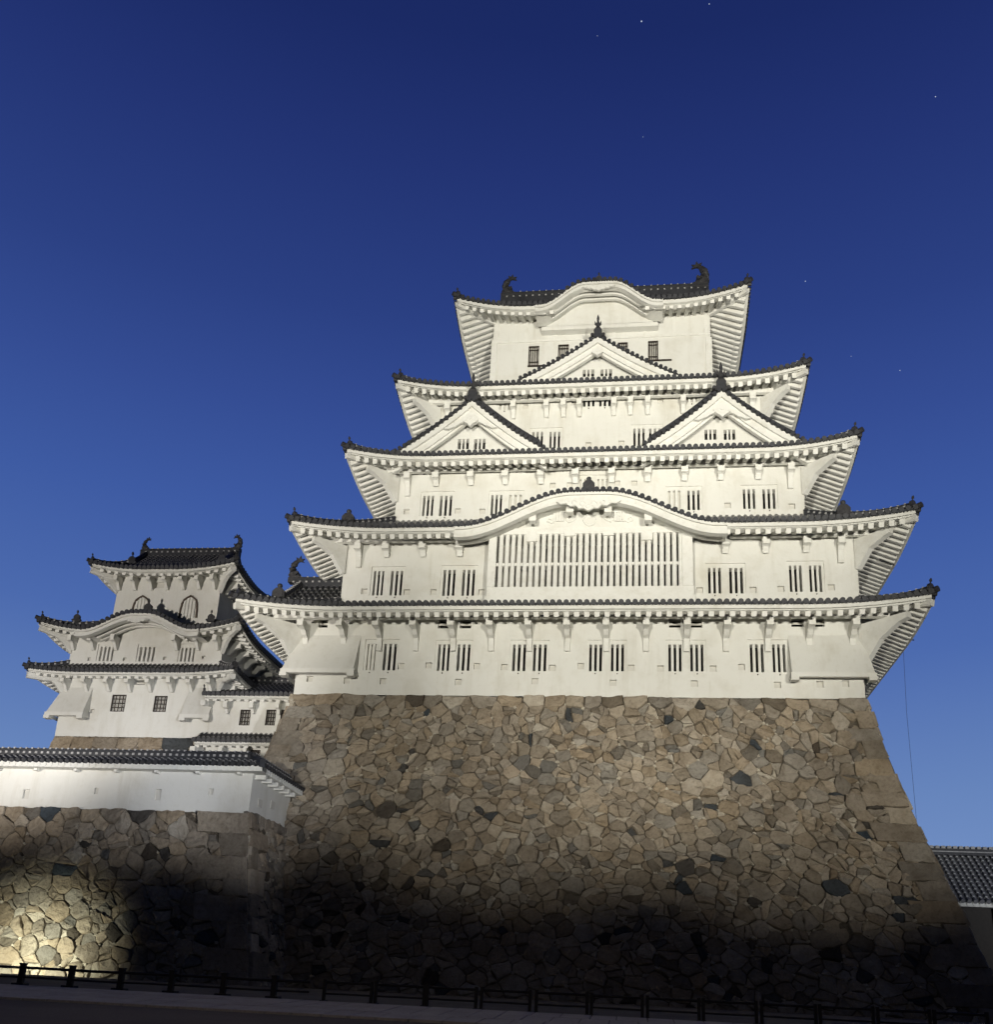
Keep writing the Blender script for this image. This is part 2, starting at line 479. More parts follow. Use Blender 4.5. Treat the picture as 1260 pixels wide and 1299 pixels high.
def recess(mb, h, y0, y1, mi=0, back=None):
    """the four reveals of a hole in a y-wall, and its back"""
    a, b, c, d = h
    mb.quad((a, y0, c), (a, y1, c), (a, y1, d), (a, y0, d), mi); mb.quad((b, y1, c), (b, y0, c), (b, y0, d), (b, y1, d), mi)
    mb.quad((a, y0, c), (b, y0, c), (b, y1, c), (a, y1, c), mi); mb.quad((a, y1, d), (b, y1, d), (b, y0, d), (a, y0, d), mi)
    if back is not None: mb.quad((a, y1, c), (b, y1, c), (b, y1, d), (a, y1, d), back)


def rect(px0, px1, py0, py1, y):
    ym = (py0 + py1) / 2; xm = (px0 + px1) / 2
    return (at(px0, ym, y)[0], at(px1, ym, y)[0], at(xm, py1, y)[1], at(xm, py0, y)[1])


def barred_window(root, y, ops, name='window', nbars=2, frame=True, closed=()):
    """plaster window: recessed panel, openings with thick white plaster bars; returns the hole for the wall"""
    a = min(o[0] for o in ops); b = max(o[1] for o in ops); c = min(o[2] for o in ops); d = max(o[3] for o in ops)
    e = .12
    H = (a - e, b + e, c - .03, d + .2) if frame else (a, b, c, d)
    mb = MB(); dp = .07
    if frame:
        recess(mb, H, y, y + dp, 0)
        wall_grid(mb, H[0], H[1], H[2], H[3], list(ops), lambda x, z: (x, y + dp, z), 0)
    for i, o in enumerate(ops): recess(mb, o, y + (dp if frame else 0), y + (.28 if i in closed else .55), 0, 2 if i in closed else 1)
    w = mb.build(name, [M['plaster'], M['dark'], M['panel']], root)
    for o in ops:
        mb = MB()
        n = nbars; L = o[1] - o[0]; bw = L / (2 * n + 1.1)
        for k in range(n):
            gp = (L - n * bw) / (n + 1); xc = o[0] + gp + bw / 2 + k * (gp + bw); mb.box(xc - bw * .5, xc + bw * .5, y + dp + .015, y + dp + .10, o[2], o[3])
        mb.build('bars', M['trim'], w)
    if frame:
        mb = MB()
        for o in ops:                                          # the drain spout under each opening
            xc = (o[0] + o[1]) / 2; mb.tube([(xc, y + .05, c - .13), (xc, y - .07, c - .15)], .028, 8)
        mb.build('drain_spout', M['iron'], w)
    return H


def lattice_window(root, y, r, name='window', nv=4, nh=2, back='panel', arch=False, frame=.05, rail=0):
    """dark barred window with pale shutter behind"""
    mb = MB(); recess(mb, r, y, y + .2, 0, 1)
    w = mb.build(name, [M['plaster'], M[back]], root)
    mb = MB(); f = frame
    mb.box(r[0], r[0] + f, y + .02, y + .10, r[2], r[3]); mb.box(r[1] - f, r[1], y + .02, y + .10, r[2], r[3])
    mb.box(r[0] + f, r[1] - f, y + .02, y + .10, r[3] - f, r[3]); mb.box(r[0] + f, r[1] - f, y + .02, y + .10, r[2], r[2] + f)
    if rail: mb.box(r[0] - .02, r[1] + rail, y - .05, y - .002, r[2] - .10, r[2])
    for k in range(nv):
        x = r[0] + (r[1] - r[0]) * (k + 1) / (nv + 1); mb.box(x - .022, x + .022, y + .05, y + .09, r[2] + f, r[3] - f)
    for k in range(nh):
        z = r[2] + (r[3] - r[2]) * ((k + 1) / (nh + 1) if nh != 2 else (.2, .8)[k]); mb.box(r[0] + f, r[1] - f, y + .03, y + .05, z - .025, z + .025)
    mb.build('bars', M['iron'], w)
    return r


def loophole(root, y, px, py, s=.15, n='loophole'):
    x, z = at(px, py, y); r = (x - s, x + s, z - s, z + s)
    mb = MB(); recess(mb, r, y, y + .17, 0, 1); mb.build(n, [M['plaster'], M['panel']], root)
    return r


def vent(root, y, px0, px1, py0, py1):
    r = rect(px0, px1, py0, py1, y); mb = MB(); recess(mb, r, y, y + .5, 0, 1)
    w = mb.build('vent', [M['plaster'], M['dark']], root)
    mb = MB(); zm = r[2] + (r[3] - r[2]) * .45
    mb.box(r[0], r[1], y + .12, y + .17, zm - .05, zm + .05); mb.build('slat', M['panel'], w)
    return r


def bracket(root, y, x, zt, reach, drop, w=.26, name='bracket', fn=None):
    """stepped plaster bracket under the eave: arm, stepped throat, pendant on the wall"""
    a = .33
    poly = [(0, zt), (-reach, zt), (-reach, zt - a), (-reach * .62, zt - a - .08), (-reach * .42, zt - a - .26), (-.24, zt - a - .34), (-.16, zt - drop), (0, zt - drop)]
    mb = MB(); f = fn or (lambda u, v, d: (x + d, y + u, v))
    mb.prism(poly, f, -w / 2, w / 2)
    c = w / 2 + .03; mb.prism([(-reach - .03, zt + .003), (-reach - .03, zt - a - .03), (-reach + .26, zt - a - .05), (-reach + .26, zt + .003)], f, -c, c)
    return mb.build(name, M['trim'], root)


# ------------------------------------------------------------------ roofs
class Side:
    def __init__(s, O, ex, ey, L, iL, iR, run): s.O = np.array(O, float); s.ex = np.array(ex, float); s.ey = np.array(ey, float); s.L = L; s.iL = iL; s.iR = iR; s.run = run


class Roof:
    """skirt or hipped roof: eave rectangle, upper rectangle, concave slope, lifted corners"""
    def __init__(s, eave, upper, z0, rise, lift, Dm, kara=None, pitch=.30):
        s.limed = 2; s.e = eave; s.u = upper; s.z0 = z0; s.rise = rise; s.lift = lift; s.Dm = Dm; s.kara = kara; s.pitch = pitch
        x0, x1, y0, y1 = eave; a0, a1, b0, b1 = upper
        s.S = {'F': Side((x0, y0), (1, 0), (0, 1), x1 - x0, a0 - x0, x1 - a1, b0 - y0),
               'R': Side((x1, y0), (0, 1), (-1, 0), y1 - y0, b0 - y0, y1 - b1, x1 - a1),
               'B': Side((x1, y1), (-1, 0), (0, -1), x1 - x0, x1 - a1, a0 - x0, y1 - b1),
               'L': Side((x0, y1), (0, -1), (1, 0), y1 - y0, y1 - b1, b0 - y0, a0 - x0)}

    def corner(s, k, q):
        sd = s.S[k]; d = min(q, sd.L - q); return s.lift * max(0, 1 - d / s.Dm) ** 2

    def K(s, k, q):
        if k != 'F' or not s.kara: return 0.0
        xc, s0, s1, H = s.kara; d = abs(s.e[0] + q - xc)
        return 0.0 if d >= s1 else H * .5 * (1 + cos(pi * min(1, max(0, (d - s0) / (s1 - s0)))))

    def z(s, k, q, tau):
        b = s.z0 + s.rise * (.72 * tau + .28 * tau * tau) + s.corner(k, q) * (1 - tau) ** 1.3
        kk = s.K(k, q)
        if kk > 0: b = max(b, s.z0 + s.corner(k, q) + kk + .25 * tau)
        return b

    def tmax(s, k, q):
        sd = s.S[k]; return max(0.0, min(1.0, q / sd.iL if sd.iL > 1e-6 else 1, (sd.L - q) / sd.iR if sd.iR > 1e-6 else 1))

    def P(s, k, q, t, dz=0.0, z=None):
        """q along the eave, t metres inward"""
        sd = s.S[k]; p = sd.O + sd.ex * q + sd.ey * t
        return np.array([p[0], p[1], (s.z(k, q, t / sd.run) if z is None else z) + dz])

    def cols(s, k):
        sd = s.S[k]; n = max(4, round(sd.L / s.pitch)); return [sd.L * (i + .5) / n for i in range(n)]

    def tiles(s, mb, sides='FRLB', rolls='FRL', nt_=7, sheet_dz=.0):
        for k in sides:
            sd = s.S[k]; cs = [0.0] + s.cols(k) + [sd.L]
            grid = []
            for q in cs:
                tm = s.tmax(k, q) * sd.run; grid.append([s.P(k, q, tm * j / nt_, .05) for j in range(nt_ + 1)])
            for a, b in zip(grid[:-1], grid[1:]):
                for j in range(nt_): mb.quad(a[j], b[j], b[j + 1], a[j + 1], 1 if j / nt_ > s.limed else 0)
            for a, b in zip(grid[:-1], grid[1:]):               # drooping edge of the flat tiles
                m_ = (a[0] + b[0]) / 2; o = np.array([sd.ey[0], sd.ey[1], 0]) * -.10
                mb.add([a[0] + o, b[0] + o, b[0] + o + (0, 0, -.05), m_ + o + (0, 0, -.15), a[0] + o + (0, 0, -.05)], [(4, 3, 2, 1, 0)], 0)
            if k not in rolls: continue
            r = .088
            for q in s.cols(k):
                tm = s.tmax(k, q) * sd.run
                ex = np.array([sd.ex[0], sd.ex[1], 0]); ey = np.array([sd.ey[0], sd.ey[1], 0])
                mb.tube([s.P(k, q, -.15, .055, z=s.z(k, q, 0)), s.P(k, q, .16, .06)], .122, 9, 0)      # round eave end
                if tm < .3: continue
                n = max(2, int(tm / .40)); step = tm / n; prev = None
                for j in range(n):
                    for (ta, tb, mi, rr) in ((j * step, (j + .80) * step, 0, r), ((j + .80) * step, (j + 1) * step, 1, r * 1.08)):
                        if ta / sd.run > s.limed: mi = 1
                        A = s.P(k, q, ta, .05); B = s.P(k, q, tb, .05); up = np.array([0, 0, 1.0])
                        pr = [(-rr, 0), (-rr * .72, rr * .72), (0, rr), (rr * .72, rr * .72), (rr, 0)]
                        vs = [A + ex * u + up * w for u, w in pr] + [B + ex * u + up * w for u, w in pr]
                        mb.add(vs, [(i, i + 1, 6 + i, 5 + i) for i in range(4)], mi)

    def eave_path(s, k, inset=0.0, dz=0.0, a=0.0, b=None, step=.22):
        sd = s.S[k]; b = sd.L if b is None else b; n = max(2, int((b - a) / step))
        return [s.P(k, a + (b - a) * i / n, inset, dz, z=s.z(k, a + (b - a) * i / n, 0)) for i in range(n + 1)]

    def fascia(s, mb, sides='FRLB', h=.30, skip_kara=True):
        for k in sides:
            sd = s.S[k]; n = max(2, int(sd.L / .2)); path = []
            # mitred white band: outer edge at the eave, inner edge shorter
            prof = [(.09, .02), (.09, -h * .60), (.24, -h * .60), (.24, -h * .74), (.12, -h * .74), (.12, -h), (.5, -h), (.5, .02)]
            rows = []
            for i in range(n + 1):
                q = sd.L * i / n; row = []
                for (u, w) in prof:
                    qq = u + (sd.L - 2 * u) * i / n
                    row.append(s.P(k, qq, u, w, z=s.z(k, q, 0)))
                rows.append(row)
            m_ = len(prof)
            for a, b in zip(rows[:-1], rows[1:]):
                for j in range(m_ - 1): mb.quad(a[j], b[j], b[j + 1], a[j + 1])

    def soffit(s, mb, over, sides='FRLB', pitch=.45, drop=.30, slope=.30, w=.23, hgt=.22, omit=None):
        """white rafters and the boarding above them, from the eave back to the wall; over: overhang per side"""
        for k in sides:
            sd = s.S[k]; ov = over[k]; oL, oR = {'F': ('L', 'R'), 'R': ('F', 'B'), 'B': ('R', 'L'), 'L': ('B', 'F')}[k]
            oL, oR = over[oL], over[oR]

            def zz(q, t): return s.z0 + s.corner(k, q) * (1 - .55 * t / ov) - drop + slope * t
            def rmax(q): return ov * max(0, min(1, q / oL, (sd.L - q) / oR))
            n = max(4, int(sd.L / .4)); g = []
            for i in range(n + 1):
                q = sd.L * i / n; tm = rmax(q); g.append([s.P(k, q, tm * j / 4, -.015, z=zz(q, tm * j / 4)) for j in range(5)])
            for i, (a, b) in enumerate(zip(g[:-1], g[1:])):
                if omit and k == 'F' and omit[0] < s.e[0] + sd.L * (i + .5) / n < omit[1]: continue
                for j in range(4): mb.quad(a[j], a[j + 1], b[j + 1], b[j])
            n = round(sd.L / pitch)
            for i in range(n):
                q = sd.L * (i + .5) / n; tm = rmax(q)
                if omit and k == 'F' and omit[0] < s.e[0] + q < omit[1]: continue
                if tm < .42: continue
                a = s.P(k, q, .17, -hgt / 2, z=zz(q, .17)); b = s.P(k, q, tm, -hgt / 2, z=zz(q, tm))
                mb.bar(a, b, w, hgt, 0, .025)

    def hip_rafters(s, mb, over, slope=.3, which=('FL', 'FR')):
        x0, x1, y0, y1 = s.e
        for c in which:
            sx = -1 if c[1] == 'L' else 1; sy = -1 if c[0] == 'F' else 1
            tip = np.array([x0 if sx < 0 else x1, y0 if sy < 0 else y1, s.z0 + s.lift - .44])
            wl = np.array([tip[0] - sx * over[c[1]], tip[1] - sy * over[c[0]], s.z0 - .44 + slope * over[c[0]]])
            d = (tip - wl); tip2 = tip - d / np.linalg.norm(d) * .12
            mid = wl + d * .55 + np.array([0, 0, -.06])
            mb.bar(wl, mid, .34, .34, 0, .07); mb.bar(mid - d * .02, tip2, .32, .30, 0, .07)

    def hip_path(s, c, t0=0.0, t1=1.0, n=10, dz=0.0):
        k = 'F' if c[0] == 'F' else 'B'; sd = s.S[k]; left = c in ('FL', 'BR'); i_ = sd.iL if left else sd.iR
        res = []
        for j in range(n + 1):
            tau = t0 + (t1 - t0) * j / n; q = i_ * tau; q = q if left else sd.L - q
            res.append(s.P(k, q, tau * sd.run, dz))
        return res


def ridge(mb, path, w=.30, h=.34, dots=True, dotp=.34):
    """stacked tile ridge with a round cap and pale plaster dabs"""
    prof = [(-w / 2, -.15), (-w / 2, h * .55), (-w * .62, h * .6), (-w * .62, h * .72), (-w * .3, h * .8), (-w * .25, h), (w * .25, h), (w * .3, h * .8), (w * .62, h * .72), (w * .62, h * .6), (w / 2, h * .55), (w / 2, -.15)]
    mb.sweep(path, prof, 0)
    if not dots: return
    acc = 0.0
    for a, b in zip(path[:-1], path[1:]):
        a = np.array(a); b = np.array(b); L = np.linalg.norm(b - a); t = (b - a) / L; u = np.array([t[1], -t[0], 0]); u /= np.linalg.norm(u) + 1e-9
        q = dotp - acc
        while q < L:
            p = a + t * q
            for sgn in (-1, 1):
                c = p + u * sgn * (w * .5 + .012) + np.array([0, 0, h * .42]); mb.bar(c - t * .05, c + t * .05, .03, .09, 1)
            mb.bar(p + np.array([0, 0, h]) - t * .035, p + np.array([0, 0, h]) + t * .035, w * .55, .07, 1)
            q += dotp
        acc = (acc + L) % dotp


def onigawara(mb, p, d, s=1.0, spike=True, narrow=1.0):
    """ridge-end demon tile: shouldered plate with scrolls and a knobbed horn; d: horizontal outward direction"""
    p = np.array(p, float); d = np.array([d[0], d[1], 0.0]); d /= np.linalg.norm(d); u = np.array([-d[1], d[0], 0])
    poly = [(-.34, -.12), (.34, -.12), (.40, .05), (.30, .18), (.31, .42), (.20, .56), (.11, .62), (-.11, .62), (-.20, .56), (-.31, .42), (-.30, .18), (-.40, .05)]
    mb.prism(poly, lambda a, w, e: p + u * a * s * narrow + d * e * s + np.array([0, 0, w * s]), -.12, .12)
    for sg in (-1, 1): mb.tube([p + u * sg * .36 * s + d * -.1 * s + np.array([0, 0, .05 * s]), p + u * sg * .36 * s + d * .16 * s + np.array([0, 0, .05 * s])], .10 * s, 8)
    if spike == 'block':
        q = p + np.array([0, 0, .56 * s]); mb.tube([q, q + (0, 0, .10 * s), q + (0, 0, .19 * s), q + (0, 0, .26 * s)], [.13 * s, .14 * s, .12 * s, .03 * s], 9)
        mb.prism([(-.36, .40), (.36, .40), (.24, .62), (-.24, .62)], lambda a, w, e: p + u * a * s + d * e * s + np.array([0, 0, w * s]), -.15, .15)
    elif spike:
        q = p + np.array([0, 0, .58 * s])
        mb.tube([q, q + d * .03 * s + np.array([0, 0, .16 * s]), q + d * .05 * s + np.array([0, 0, .24 * s]), q + d * .08 * s + np.array([0, 0, .36 * s]), q + d * .11 * s + np.array([0, 0, .46 * s])], [.07 * s, .05 * s, .11 * s, .09 * s, .02 * s], 8)


def block_ornament(mb, p, d, s=1.0):
    """square-shouldered ridge-end tile with a round knob"""
    p = np.array(p, float); d = np.array([d[0], d[1], 0.0]); d /= np.linalg.norm(d); u = np.array([-d[1], d[0], 0])
    f = lambda a, w, e: p + u * a * s + d * e * s + np.array([0, 0, w * s])
    mb.prism([(-.37, -.2), (.37, -.2), (.36, .42), (.25, .54), (.17, .62), (-.17, .62), (-.25, .54), (-.36, .42)], f, -.16, .16)
    mb.prism([(-.30, .0), (.30, .0), (.24, .40), (-.24, .40)], f, .16, .21)
    q = p + np.array([0, 0, .58 * s]); mb.tube([q, q + (0, 0, .08 * s), q + (0, 0, .2 * s), q + (0, 0, .30 * s), q + (0, 0, .35 * s)], [.10 * s, .11 * s, .16 * s, .12 * s, .03 * s], 10)


def shachi(root, p, sx, s=1.0):
    """fish-shaped roof ornament, head on the ridge facing outwards end, tail curling up; sx: direction the tail bends to"""
    p = np.array(p, float); mb = MB()
    mb.box(p[0] - .42 * s, p[0] + .42 * s, p[1] - .30 * s, p[1] + .30 * s, p[2] - .25 * s, p[2] + .15 * s)
    pts = [(.30, .10), (.05, .28), (-.16, .55), (-.24, .90), (-.18, 1.22), (.0, 1.48), (.20, 1.60)]
    rad = [.24, .40, .42, .36, .27, .18, .09]
    mb.tube([p + np.array([sx * a * s, 0, b * s]) for a, b in pts], [r * s for r in rad], 10, 0, .8)
    fn = lambda a, w, e: p + np.array([sx * a * s, e * s, w * s])
    mb.prism([(.12, 1.44), (.30, 1.50), (.62, 1.42), (.46, 1.58), (.60, 1.72), (.36, 1.70), (.30, 1.98), (.16, 1.74), (-.06, 1.86), (.0, 1.6)], fn, -.07, .07)       # tail fin
    for q in ((-.44, .62), (-.52, .86), (-.47, 1.10), (-.34, 1.32)): mb.prism([(q[0] + .28, q[1] - .12), (q[0], q[1] + .08), (q[0] + .26, q[1] + .14)], fn, -.05, .05)   # back fins
    for sg in (-1, 1):
        f2 = lambda a, w, e, sg=sg: p + np.array([sx * a * s, sg * (.26 + e) * s, w * s])
        mb.prism([(.0, .42), (.28, .62), (.34, .44), (.18, .28)], f2, 0, .16)
    mb.prism([(.18, .02), (.58, .06), (.55, .22), (.40, .26), (.20, .34)], fn, -.2, .2)                          # snout
    return mb.build('fish_ornament', M['bronze'], root)


def build_roof(root, R, over, name='roof', sides='FRLB', rolls='FRL', hips=('FL', 'FR', 'BL', 'BR'), omit=None, fasc=.30, orn=1.0, hgt=.22, mid=None, slope=.30):
    mb = MB(); R.tiles(mb, sides, rolls); ro = mb.build(name, [M['tile'], M['tileplaster']], root)
    mb = MB(); R.fascia(mb, sides, fasc); mb.build('eave_band', M['trim'], ro)
    mb = MB(); R.soffit(mb, over, sides, omit=omit, drop=fasc, hgt=hgt, slope=slope); R.hip_rafters(mb, over, slope); mb.build('rafters', M['trim'], ro)
    for c in hips:
        sx = -1 if c[1] == 'L' else 1; sy = -1 if c[0] == 'F' else 1
        P = R.hip_path(c, .04, 1.0, 10, .10); mb = MB(); ridge(mb, P, .28 * orn, .30 * orn); hr = mb.build('hip_ridge', [M['tile'], M['tileplaster']], ro)
        if sy < 0:
            mb = MB(); q = np.array(P[0]); onigawara(mb, q + np.array([0, 0, .0]), (sx, sy), .64 * orn)
            e = R.hip_path(c, 0, .1, 1, .08)[0]; dd = np.array([sx, sy, 0]) / 1.414
            mb.tube([e - dd * .35 + (0, 0, -.02), e + dd * .20 + (0, 0, .06)], .15 * orn, 10)
            mb.build('corner_ornament', M['bronze'], ro)
    return ro


def gable(root, xc, y, zb, zt, hw, depth, pend=1.0, wins=(), name='gable', spike=1.0, face_in=.85, board=.72, rh=.60):
    """triangular dormer gable facing the front; y: plane of its bargeboard"""
    f = lambda u: 1.22 * u - .22 * u * u
    def zc(x, ext=0.0):
        u = abs(x - xc) / hw; return zt - (zt - zb) * f(u)
    n = 26; xs = [xc + hw * 1.04 * (i / n * 2 - 1) for i in range(n + 1)]
    mb = MB()
    for a, b in zip(xs[:-1], xs[1:]):
        mb.quad((a, y - .10, zc(a) + .10), (b, y - .10, zc(b) + .10), (b, y + depth, zc(b) + .10), (a, y + depth, zc(a) + .10), 0)
    L = math.hypot(hw, zt - zb); m_ = max(6, round(L / .29))
    for sg in (-1, 1):
        for i in range(m_):                                     # round verge tiles
            u = (i + .5) / m_; x = xc + sg * hw * u * 1.03; mb.tube([(x, y - .17, zc(x) + .12), (x, y + .14, zc(x) + .12)], .105, 9, 0)
        for yy in np.arange(y + .45, y + min(depth, 5.0), .34):   # tile rolls down the slope
            pass
    go = mb.build(name, [M['tile'], M['tileplaster']], root)
    for sg in (-1, 1):
        path = [(xc + sg * hw * u, y + .58, zc(xc + sg * hw * u) + .12) for u in np.linspace(.03, .93, 12)]
        mb = MB(); ridge(mb, path, .34, rh, dots=False)
        for u in np.linspace(.05, .98, m_):
            x = xc + sg * hw * u; mb.tube([(x - sg * .02, y + .30, zc(x) + .16), (x - sg * .02, y + .52, zc(x) + .18)], .10, 8, 0)
        e = path[-1]; onigawara(mb, (e[0], e[1], e[2]), (sg, -.4), .55)
        mb.build('verge_ridge', [M['tile'], M['tileplaster']], go)
    mb = MB(); ridge(mb, [(xc, y - .05, zt + .16), (xc, y + depth * .5, zt + .16), (xc, y + depth, zt + .16)], .36, .42, dots=False); mb.build('ridge', [M['tile'], M['tileplaster']], go)
    mb = MB()
    for (o0, o1, ya, yb) in ((-.06, .30, y, y + .30), (.30, board, y + .15, y + .40), (board, board + .16, y + .26, y + .50)):   # stepped bargeboard
        for a, b in zip(xs[:-1], xs[1:]):
            k = 1.0
            za0, za1, zb0, zb1 = zc(a) - o1 * k, zc(a) - o0 * k, zc(b) - o1 * k, zc(b) - o0 * k
            mb.quad((a, ya, za0), (b, ya, zb0), (b, ya, zb1), (a, ya, za1)); mb.quad((a, ya, za0), (a, yb, za0), (b, yb, zb0), (b, ya, zb0))
            mb.quad((a, yb, za1), (a, ya, za1), (b, ya, zb1), (b, yb, zb1))
    mb.build('bargeboard', M['trim'], go)
    mb = MB()                                                    # white underside of the overhang
    for a, b in zip(xs[:-1], xs[1:]): mb.quad((a, y + .25, zc(a) - .10), (a, y + depth, zc(a) - .10), (b, y + depth, zc(b) - .10), (b, y + .25, zc(b) - .10))
    mb.build('underside', M['trim'], go)
    yf = y + face_in; mb = MB()
    brk = sorted(set(xs) | {w[0] for w in wins} | {w[1] for w in wins})
    for a, b in zip(brk[:-1], brk[1:]):
        m2 = (a + b) / 2; h = [w for w in wins if w[0] < m2 < w[1]]
        if h:
            w = h[0]; mb.quad((a, yf, zb - .6), (b, yf, zb - .6), (b, yf, w[2]), (a, yf, w[2])); mb.quad((a, yf, w[3]), (b, yf, w[3]), (b, yf, zc(b) - .1), (a, yf, zc(a) - .1))
        else: mb.quad((a, yf, zb - .6), (b, yf, zb - .6), (b, yf, zc(b) - .1), (a, yf, zc(a) - .1))
    mb.build('gable_wall', M['plaster'], go)
    s = pend; mb = MB(); zp = zt - board - .30                   # carved pendant: heart, two curls and side fins
    fn = lambda a, w, e: (xc + a * s, y - .06 + e, zp + w * s)
    half = [(0, .10), (.16, .12), (.30, .02), (.42, -.10), (.40, -.26), (.26, -.34), (.14, -.42), (0, -.60)]
    mb.prism(half + [(-a, w) for a, w in half[-2:0:-1]], fn, -.10, .16)
    mb.tube([(xc, y - .20, zp - .08 * s), (xc, y + .1, zp - .08 * s)], .12 * s, 6)
    if s > .75:
        for sg in (-1, 1):
            mb.prism([(sg * a, w) for a, w in ((.34, -.02), (.60, -.20), (.86, -.30), (1.16, -.52), (1.40, -.62), (1.14, -.66), (.94, -.56), (.76, -.50), (.58, -.36), (.36, -.26))], fn, -.02, .14)
            mb.tube([(xc + sg * .24 * s, y - .19, zp - .20 * s), (xc + sg * .24 * s, y + .12, zp - .20 * s)], .085 * s, 8)
    mb.build('carved_pendant', M['trim'], go)
    mb = MB(); p = np.array([xc, y + .1, zt + .16]); S = spike
    onigawara(mb, p, (0, -1), 1.0 * S, spike=False, narrow=.8)
    q = p + np.array([0, 0, .55 * S])
    mb.tube([q, q + (0, 0, .16 * S), q + (0, 0, .34 * S), q + (0, -.04, .52 * S), q + (0, -.08, .72 * S), q + (0, -.1, .98 * S)], [.20 * S, .11 * S, .13 * S, .07 * S, .09 * S, .015 * S], 8)
    for sg in (-1, 1): mb.prism([(.05, .30), (.22, .46), (.20, .70), (.12, .52)], lambda a, w, e, sg=sg: q + np.array([sg * a * S, e, w * S - .1]), -.05, .05)
    mb.build('finial', M['bronze'], go)
    for w in wins: pass
    return go


def gable_window(root, y, w, n=3):
    mb = MB(); recess(mb, w, y, y + .4, 0, 1); o = mb.build('window', [M['plaster'], M['dark']], root); mb = MB()
    L = w[1] - w[0]; k = 3; gw = L / (2 * k - 1) if n else 0
    for i in range(k - 1):
        x = w[0] + L * (i + 1) / k; mb.box(x - L * .075, x + L * .075, y + .03, y + .13, w[2], w[3])
    mb.build('bars', M['trim'], o)


def kara_front(root, R, ywall, band=.62, pend=1.0, ribs=True, zlow=None, yback=None):
    """bowed gable over the eave: deep bargeboard, its underside, the wall that closes it, a pendant"""
    xc, s0, s1, H = R.kara; q0 = xc - s1 - .25 - R.e[0]; q1 = xc + s1 + .25 - R.e[0]; n = 56
    qs = [q0 + (q1 - q0) * i / n for i in range(n + 1)]
    zt = lambda q: R.z0 + R.corner('F', q) + R.K('F', q); y0 = R.e[2]
    mb = MB()
    def th(q):                                                  # deeper in the middle, thin at the toes
        return band
    for (a_, b_, ya, yb) in ((-.01, .18, -.05, .25), (.18, .24, .06, .25), (.24, band * .80, -.02, .25), (band * .80, band, -.10, .25)):
        for p, q in zip(qs[:-1], qs[1:]):
            A, B = R.e[0] + p, R.e[0] + q
            mb.quad((A, y0 + ya, zt(p) - b_), (B, y0 + ya, zt(q) - b_), (B, y0 + ya, zt(q) - a_), (A, y0 + ya, zt(p) - a_))
            mb.quad((A, y0 + ya, zt(p) - b_), (A, y0 + yb, zt(p) - b_), (B, y0 + yb, zt(q) - b_), (B, y0 + ya, zt(q) - b_))
            mb.quad((A, y0 + ya, zt(p) - a_), (B, y0 + ya, zt(q) - a_), (B, y0 + yb, zt(q) - a_), (A, y0 + yb, zt(p) - a_))
        for q in (qs[0], qs[-1]):
            A = R.e[0] + q; mb.quad((A, y0 + ya, zt(q) - b_), (A, y0 + yb, zt(q) - b_), (A, y0 + yb, zt(q) - a_), (A, y0 + ya, zt(q) - a_))
    o = mb.build('bowed_gable', M['trim'], root)
    mb = MB()
    for p, q in zip(qs[:-1], qs[1:]):                           # underside and closing wall
        A, B = R.e[0] + p, R.e[0] + q; za, zb = zt(p) - .34, zt(q) - .34
        mb.quad((A, y0 + .2, za), (A, ywall, za), (B, ywall, zb), (B, y0 + .2, zb))
        if R.K('F', p) > .05 or R.K('F', q) > .05: zl = R.z0 - .35 if zlow is None else zlow; mb.quad((A, ywall - .006, min(zl, za)), (B, ywall - .006, min(zl, zb)), (B, ywall - .006, zb + .02), (A, ywall - .006, za + .02))
    if yback: A, B = xc - s1, xc + s1; mb.box(A, B, ywall, yback - .003, R.z0 - .62, R.z0 - .36)
    mb.build('gable_wall', M['plaster'], o)
    mb = MB()                                                   # curved ribs under the bow
    for yy in (np.arange(y0 + .6, ywall - .1, .42) if ribs else ()):
        pts = [(R.e[0] + q, yy, zt(q) - .40) for q in qs if R.K('F', q) > .12 * H]
        mb.sweep(pts, [(-.09, 0), (-.09, -.10), (.09, -.10), (.09, 0)])
    if ribs: mb.build('ribs', M['trim'], o)
    if pend:
        s = pend; zp = R.z0 + H - band - .02; mb = MB(); fn = lambda a, w, e: (xc + a * s, y0 - .2 + e, zp + w * s)
        up = [(-1.5, .0), (-1.2, -.02), (-.9, .06), (-.5, .02), (0, .06), (.5, .02), (.9, .06), (1.2, -.02), (1.5, 0)]
        lo = [(1.3, -.12), (1.05, -.10), (.86, -.24), (.60, -.20), (.46, -.36), (.24, -.34), (0, -.50), (-.24, -.34), (-.46, -.36), (-.60, -.20), (-.86, -.24), (-1.05, -.10), (-1.3, -.12)]
        mb.prism(up + lo, fn, -.06, .08)
        for a, w, r in ((-.26, -.14, .12), (.26, -.14, .12), (-.66, -.06, .10), (.66, -.06, .10), (0, -.28, .09), (-1.0, -.02, .07), (1.0, -.02, .07)):
            c = fn(a, w, -.07)
            ring = [(c[0] + r * s * cos(t), c[1], c[2] + r * s * sin(t)) for t in np.linspace(0, 5.2, 11)]; mb.tube(ring, .028 * s, 6)
        mb.build('carved_pendant', M['trim'], o)
    return o


def beam_run(root, y, x0, x1, z, s=.30, name='eave_beam'):
    mb = MB(); mb.box(x0, x1, y - s / 2, y + s / 2, z - s / 2, z + s / 2); return mb.build(name, M['trim'], root)


